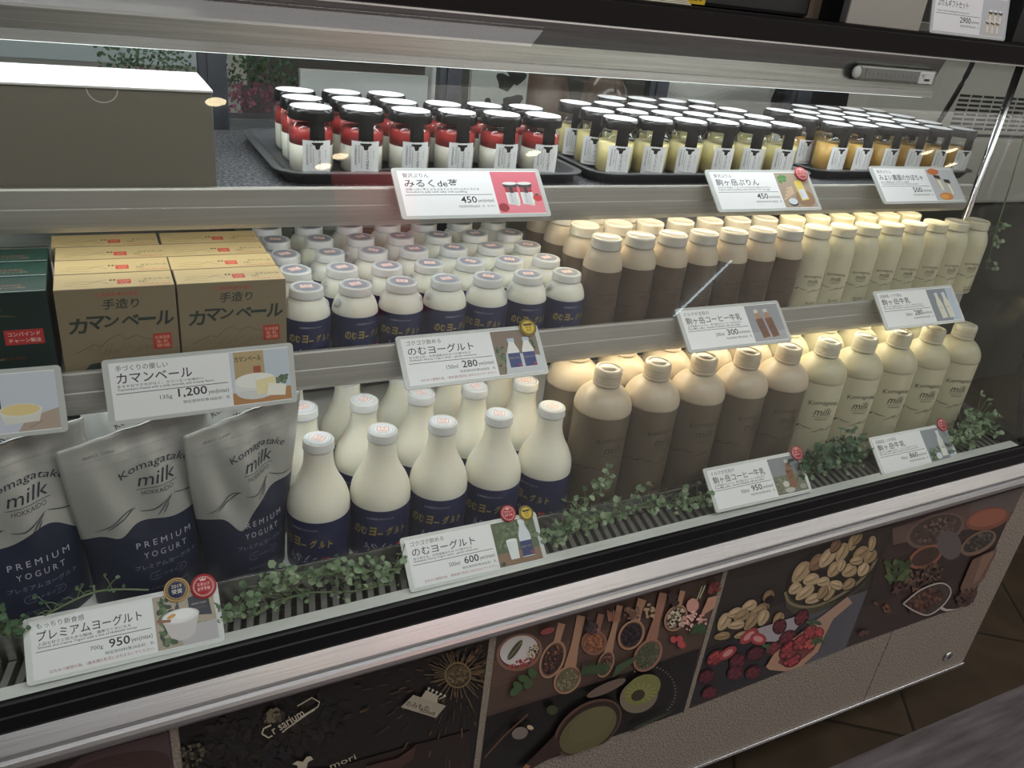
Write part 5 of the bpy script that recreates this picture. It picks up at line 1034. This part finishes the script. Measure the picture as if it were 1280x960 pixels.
def d_dark(a, C):
    (x0, z1), (x1, z1b), (x1b, z0b), (x0b, z0) = C
    a.grid(x0, x1, z0, z1, (30, 27, 24), 1); r = random.Random(12); a.warp = cropwarp(200, 780, 3.048)
    scatter(a, 400, 420, 340, 120, -.3, 260, [(36, 32, 28), (26, 23, 21), (44, 38, 32), (34, 34, 36)], 8, 30, 13, (.2, .6)); a.poly([(330, 560), (660, 540), (960, 455), (1180, 400), (1180, 560), (1000, 720), (330, 720)], (42, 28, 23))
    for k in range(210):
        t = r.uniform(0, 2 * PI); d = r.uniform(60, 380) if .6 < t < 4.2 else r.uniform(55, 150); c, s = math.cos(t), math.sin(t); L = r.uniform(14, 44); X_, Y_ = 1130 + c * d, 185 + s * d * .9
        if X_ > 1235 or Y_ < 70: continue
        a.stroke([(X_, Y_), (X_ + c * L, Y_ + s * L)], r.uniform(3, 9), r.choice([(92, 62, 34), (76, 52, 32), (110, 78, 42), (60, 46, 34)]), taper=True)
    for k in range(40): t = 2 * PI * k / 40; a.stroke([(1130 + 46 * math.cos(t), 185 + 32 * math.sin(t)), (1130 + r.uniform(70, 130) * math.cos(t), 185 + r.uniform(56, 104) * math.sin(t))], 4, (96, 78, 44))
    a.ell(1130, 185, 46, 34, (86, 70, 40), -.3); scatter(a, 1130, 185, 40, 28, -.3, 40, [(112, 92, 54), (70, 56, 34)], 4, 8, 14); a.ring(1130, 185, 44, 50, (120, 98, 56), sx=1.0)
    scatter(a, 120, 490, 60, 40, -.3, 70, [(58, 58, 42), (84, 80, 58), (44, 44, 34)], 4, 10, 15); scatter(a, 430, 340, 40, 26, -.3, 60, [(110, 96, 70), (80, 70, 52), (50, 44, 36)], 5, 11, 16)
    a.poly([(780, 530), (900, 500), (970, 452), (960, 500), (880, 560), (800, 560)], (74, 46, 34))
    q = [(398, 418), (384, 402), (400, 378), (420, 382)]; wh = (176, 166, 140)
    a.stroke([(385, 405), (392, 385), (420, 372)], 6, wh); a.stroke([(520, 300), (575, 268), (604, 285), (598, 302), (480, 385), (462, 400)], 5, wh); a.stroke([(385, 405), (410, 420), (425, 412)], 6, wh); a.stroke([(530, 345), (585, 312)], 8, wh)
    def ft(t, x, y, w, h, rot, col, **k):
        vs, fs, tw, th = text_polys(t, k.get('bold', .01)); a.up(); sx, sy = w / tw, h / th; c, s = math.cos(rot), math.sin(rot)
        a.raw([(x + p * sx * c + qq * sy * s, y + p * sx * s - qq * sy * c) for p, qq in vs], fs, col)
    ft('r sarium', 432, 408, 138, 30, -.55, wh); ft('mori', 648, 540, 104, 20, -.38, wh, bold=0.)
    a.poly([(912, 305), (960, 258), (1084, 300), (1045, 346)], (156, 146, 122)); ft('のみもの', 930, 300, 90, 22, .26, (60, 54, 44)); ft('food', 985, 322, 56, 14, .26, (60, 54, 44)); a.poly([(990, 268), (1008, 240), (1056, 262), (1050, 290)], (166, 156, 132))
    for k in range(5): a.stroke([(1010 + 12 * k, 258 + 4 * k), (1018 + 15 * k, 236 + 7 * k)], 4, (176, 166, 142)); a.ell(1019 + 15 * k, 234 + 7 * k, 5, 5, (176, 166, 142))
    a.poly([(500, 520), (520, 508), (540, 512), (556, 492), (570, 490), (580, 502), (560, 514), (552, 546), (520, 548), (520, 526)], wh); a.warp = None
def d_left(a, C):
    (x0, z1), (x1, z1b), (x1b, z0b), (x0b, z0) = C
    a.grid(x0, x1, z0, z1, (46, 32, 30), 1); a.ell(x1 - .03, z1 - .03, .09, .05, (84, 62, 66), .3, 30); a.ell(x1 - .09, z1 - .06, .09, .045, (70, 46, 42), .2, 30); a.ell(x1 - .10, z1 - .06, .06, .03, (104, 74, 58), .2, 26); scatter(a, x1 - .19, z0 + .12, .12, .06, 0, 80, [(78, 50, 40), (56, 38, 34), (96, 64, 48)], .004, .010, 4)
    for k in range(6): a.ell(x1 - .03 - .02 * k, z0 + .10 + .01 * (k % 3), .012, .010, (80, 46, 44), k)
def wpt(x, z): # world panel point to photo point is not needed: these posters continue below the frame
    return (x, z)
def poster_xz(P, label, draw, gain=1.2):
    global on_panel
    keep = on_panel
    pts = list(P)
    m = MB(); m.add([(x, -.0002, z) for x, z in P] + [(x, -.0014, z) for x, z in P], [(3, 2, 1, 0), (4, 5, 6, 7), (0, 1, 5, 4), (1, 2, 6, 5), (2, 3, 7, 6), (3, 0, 4, 7)])
    o = m.build('food_poster', mat('poster_base', (.05, .04, .035), .5)); tag(o, label, 'poster', 'food posters')
    a = Art(6e-6, gain); a.sat = .74; draw(a, pts); x0, x1 = min(p[0] for p in P), max(p[0] for p in P); z0, z1 = min(p[1] for p in P), max(p[1] for p in P)
    zb = lambda x: P[3][1] + (P[2][1] - P[3][1]) * (x - P[3][0]) / (P[2][0] - P[3][0])
    a.build('poster_print', lambda u, v, w: (min(max(u, x0), x1), -.0015 - w, min(max(v, zb(min(max(u, x0), x1))), z1)), o, M['print_gloss'])
PT = lambda x: .584 + .0218 * x
poster_xz([(-.38, PT(-.38)), (.003, PT(-.38)), (.003, .298), (-.38, .298)], 'brown food poster at the far left of the lower front, mostly cut off', d_left)
poster_xz([(.013, PT(.013)), (.392, PT(.013)), (.392, .298), (.013, .298)], 'dark food poster with chalk signs and a sun pattern on the lower front', d_dark)
poster_xz([(.403, PT(.403)), (.779, PT(.403)), (.779, .298), (.403, .298)], 'food poster of wooden spoons filled with spices and an oil bowl', d_spoons)
poster_xz([(.789, PT(.789)), (1.146, PT(.789)), (1.146, .318), (.789, .300)], 'food poster of pistachios in a bowl above raspberries', d_nuts)
poster_xz([(1.1475, PT(1.147)), (1.495, PT(1.147)), (1.501, .323), (1.1475, .318)], 'food poster of ground spices and a metal scoop, rightmost on the front', d_spice)
for x0, x1 in ((.0035, .0125), (.3925, .4025), (.7795, .7885)):
    boxo('poster_strip', (x0, x1, -.003, -.0001, .296, .583 + .0218 * x0), M['trim'], case)

# ------------------------------------------------------------------ lamps across the hall, mirrored in the slanted glass
def downlight(x, y, label):
    e = empty('downlight', (x, y, 2.8), 0, label, 'ceiling light', 'hall downlights')
    MB().lathe([(.052, -.012), (.070, -.012), (.073, -.004), (.073, -.0002), (.052, -.0002)], 28).build('lamp_ring', M['white_paint'], e)
    MB().lathe([(0, -.006), (.050, -.006), (.050, -.0008), (0, -.0008)], 28).build('lamp_lens', M['lamp'], e)
for x, y, lb in ((1.294, -3.53, 'round warm ceiling downlight mirrored on the strawberry jar, nearer one'), (1.227, -3.68, 'round warm ceiling downlight mirrored on the strawberry jar, farther one'), (.549, -2.914, 'round warm ceiling downlight mirrored beside the white carton'), (2.55, -3.45, 'round warm ceiling downlight mirrored on a custard jar'), (6.786, -3.557, 'round warm ceiling downlight mirrored beside the pumpkin jars, lowest'), (6.166, -3.32, 'round warm ceiling downlight mirrored beside the pumpkin jars, left'), (6.40, -3.27, 'round warm ceiling downlight mirrored beside the pumpkin jars, top')):
    downlight(x, y, lb)
tl = empty('tube_light', (5.06, -5.07, 2.19), 0, 'slanted pale tube light on the far hall wall, mirrored as a streak in the glass', 'wall light')
MB().tube([(-.40, 0, -.25), (.41, 0, .25)], .011, 10).build('lamp_tube', M['tube'], tl)
MB().tube([(-.405, -.022, -.253), (.415, -.022, .253)], .008, 8).build('lamp_holder', M['steel_dark'], tl)
rb = empty('red_banner', (1.30, -3.0, 2.2), 0, 'red hanging banner across the hall, mirrored as a pink tint in the glass', 'banner')
boxo('banner_cloth', (-.22, .22, -.001, .001, -.5, .28), mat('red_banner_cloth', (.34, .05, .055), .8), rb)
MB().tube([(-.24, 0, .285), (.24, 0, .285)], .008, 8).build('banner_rod', M['steel_dark'], rb)
MB().tube([(-.2, 0, .292), (-.2, 0, .599)], .003, 6).build('hanger', M['steel_dark'], rb)
MB().tube([(.2, 0, .292), (.2, 0, .599)], .003, 6).build('hanger', M['steel_dark'], rb)
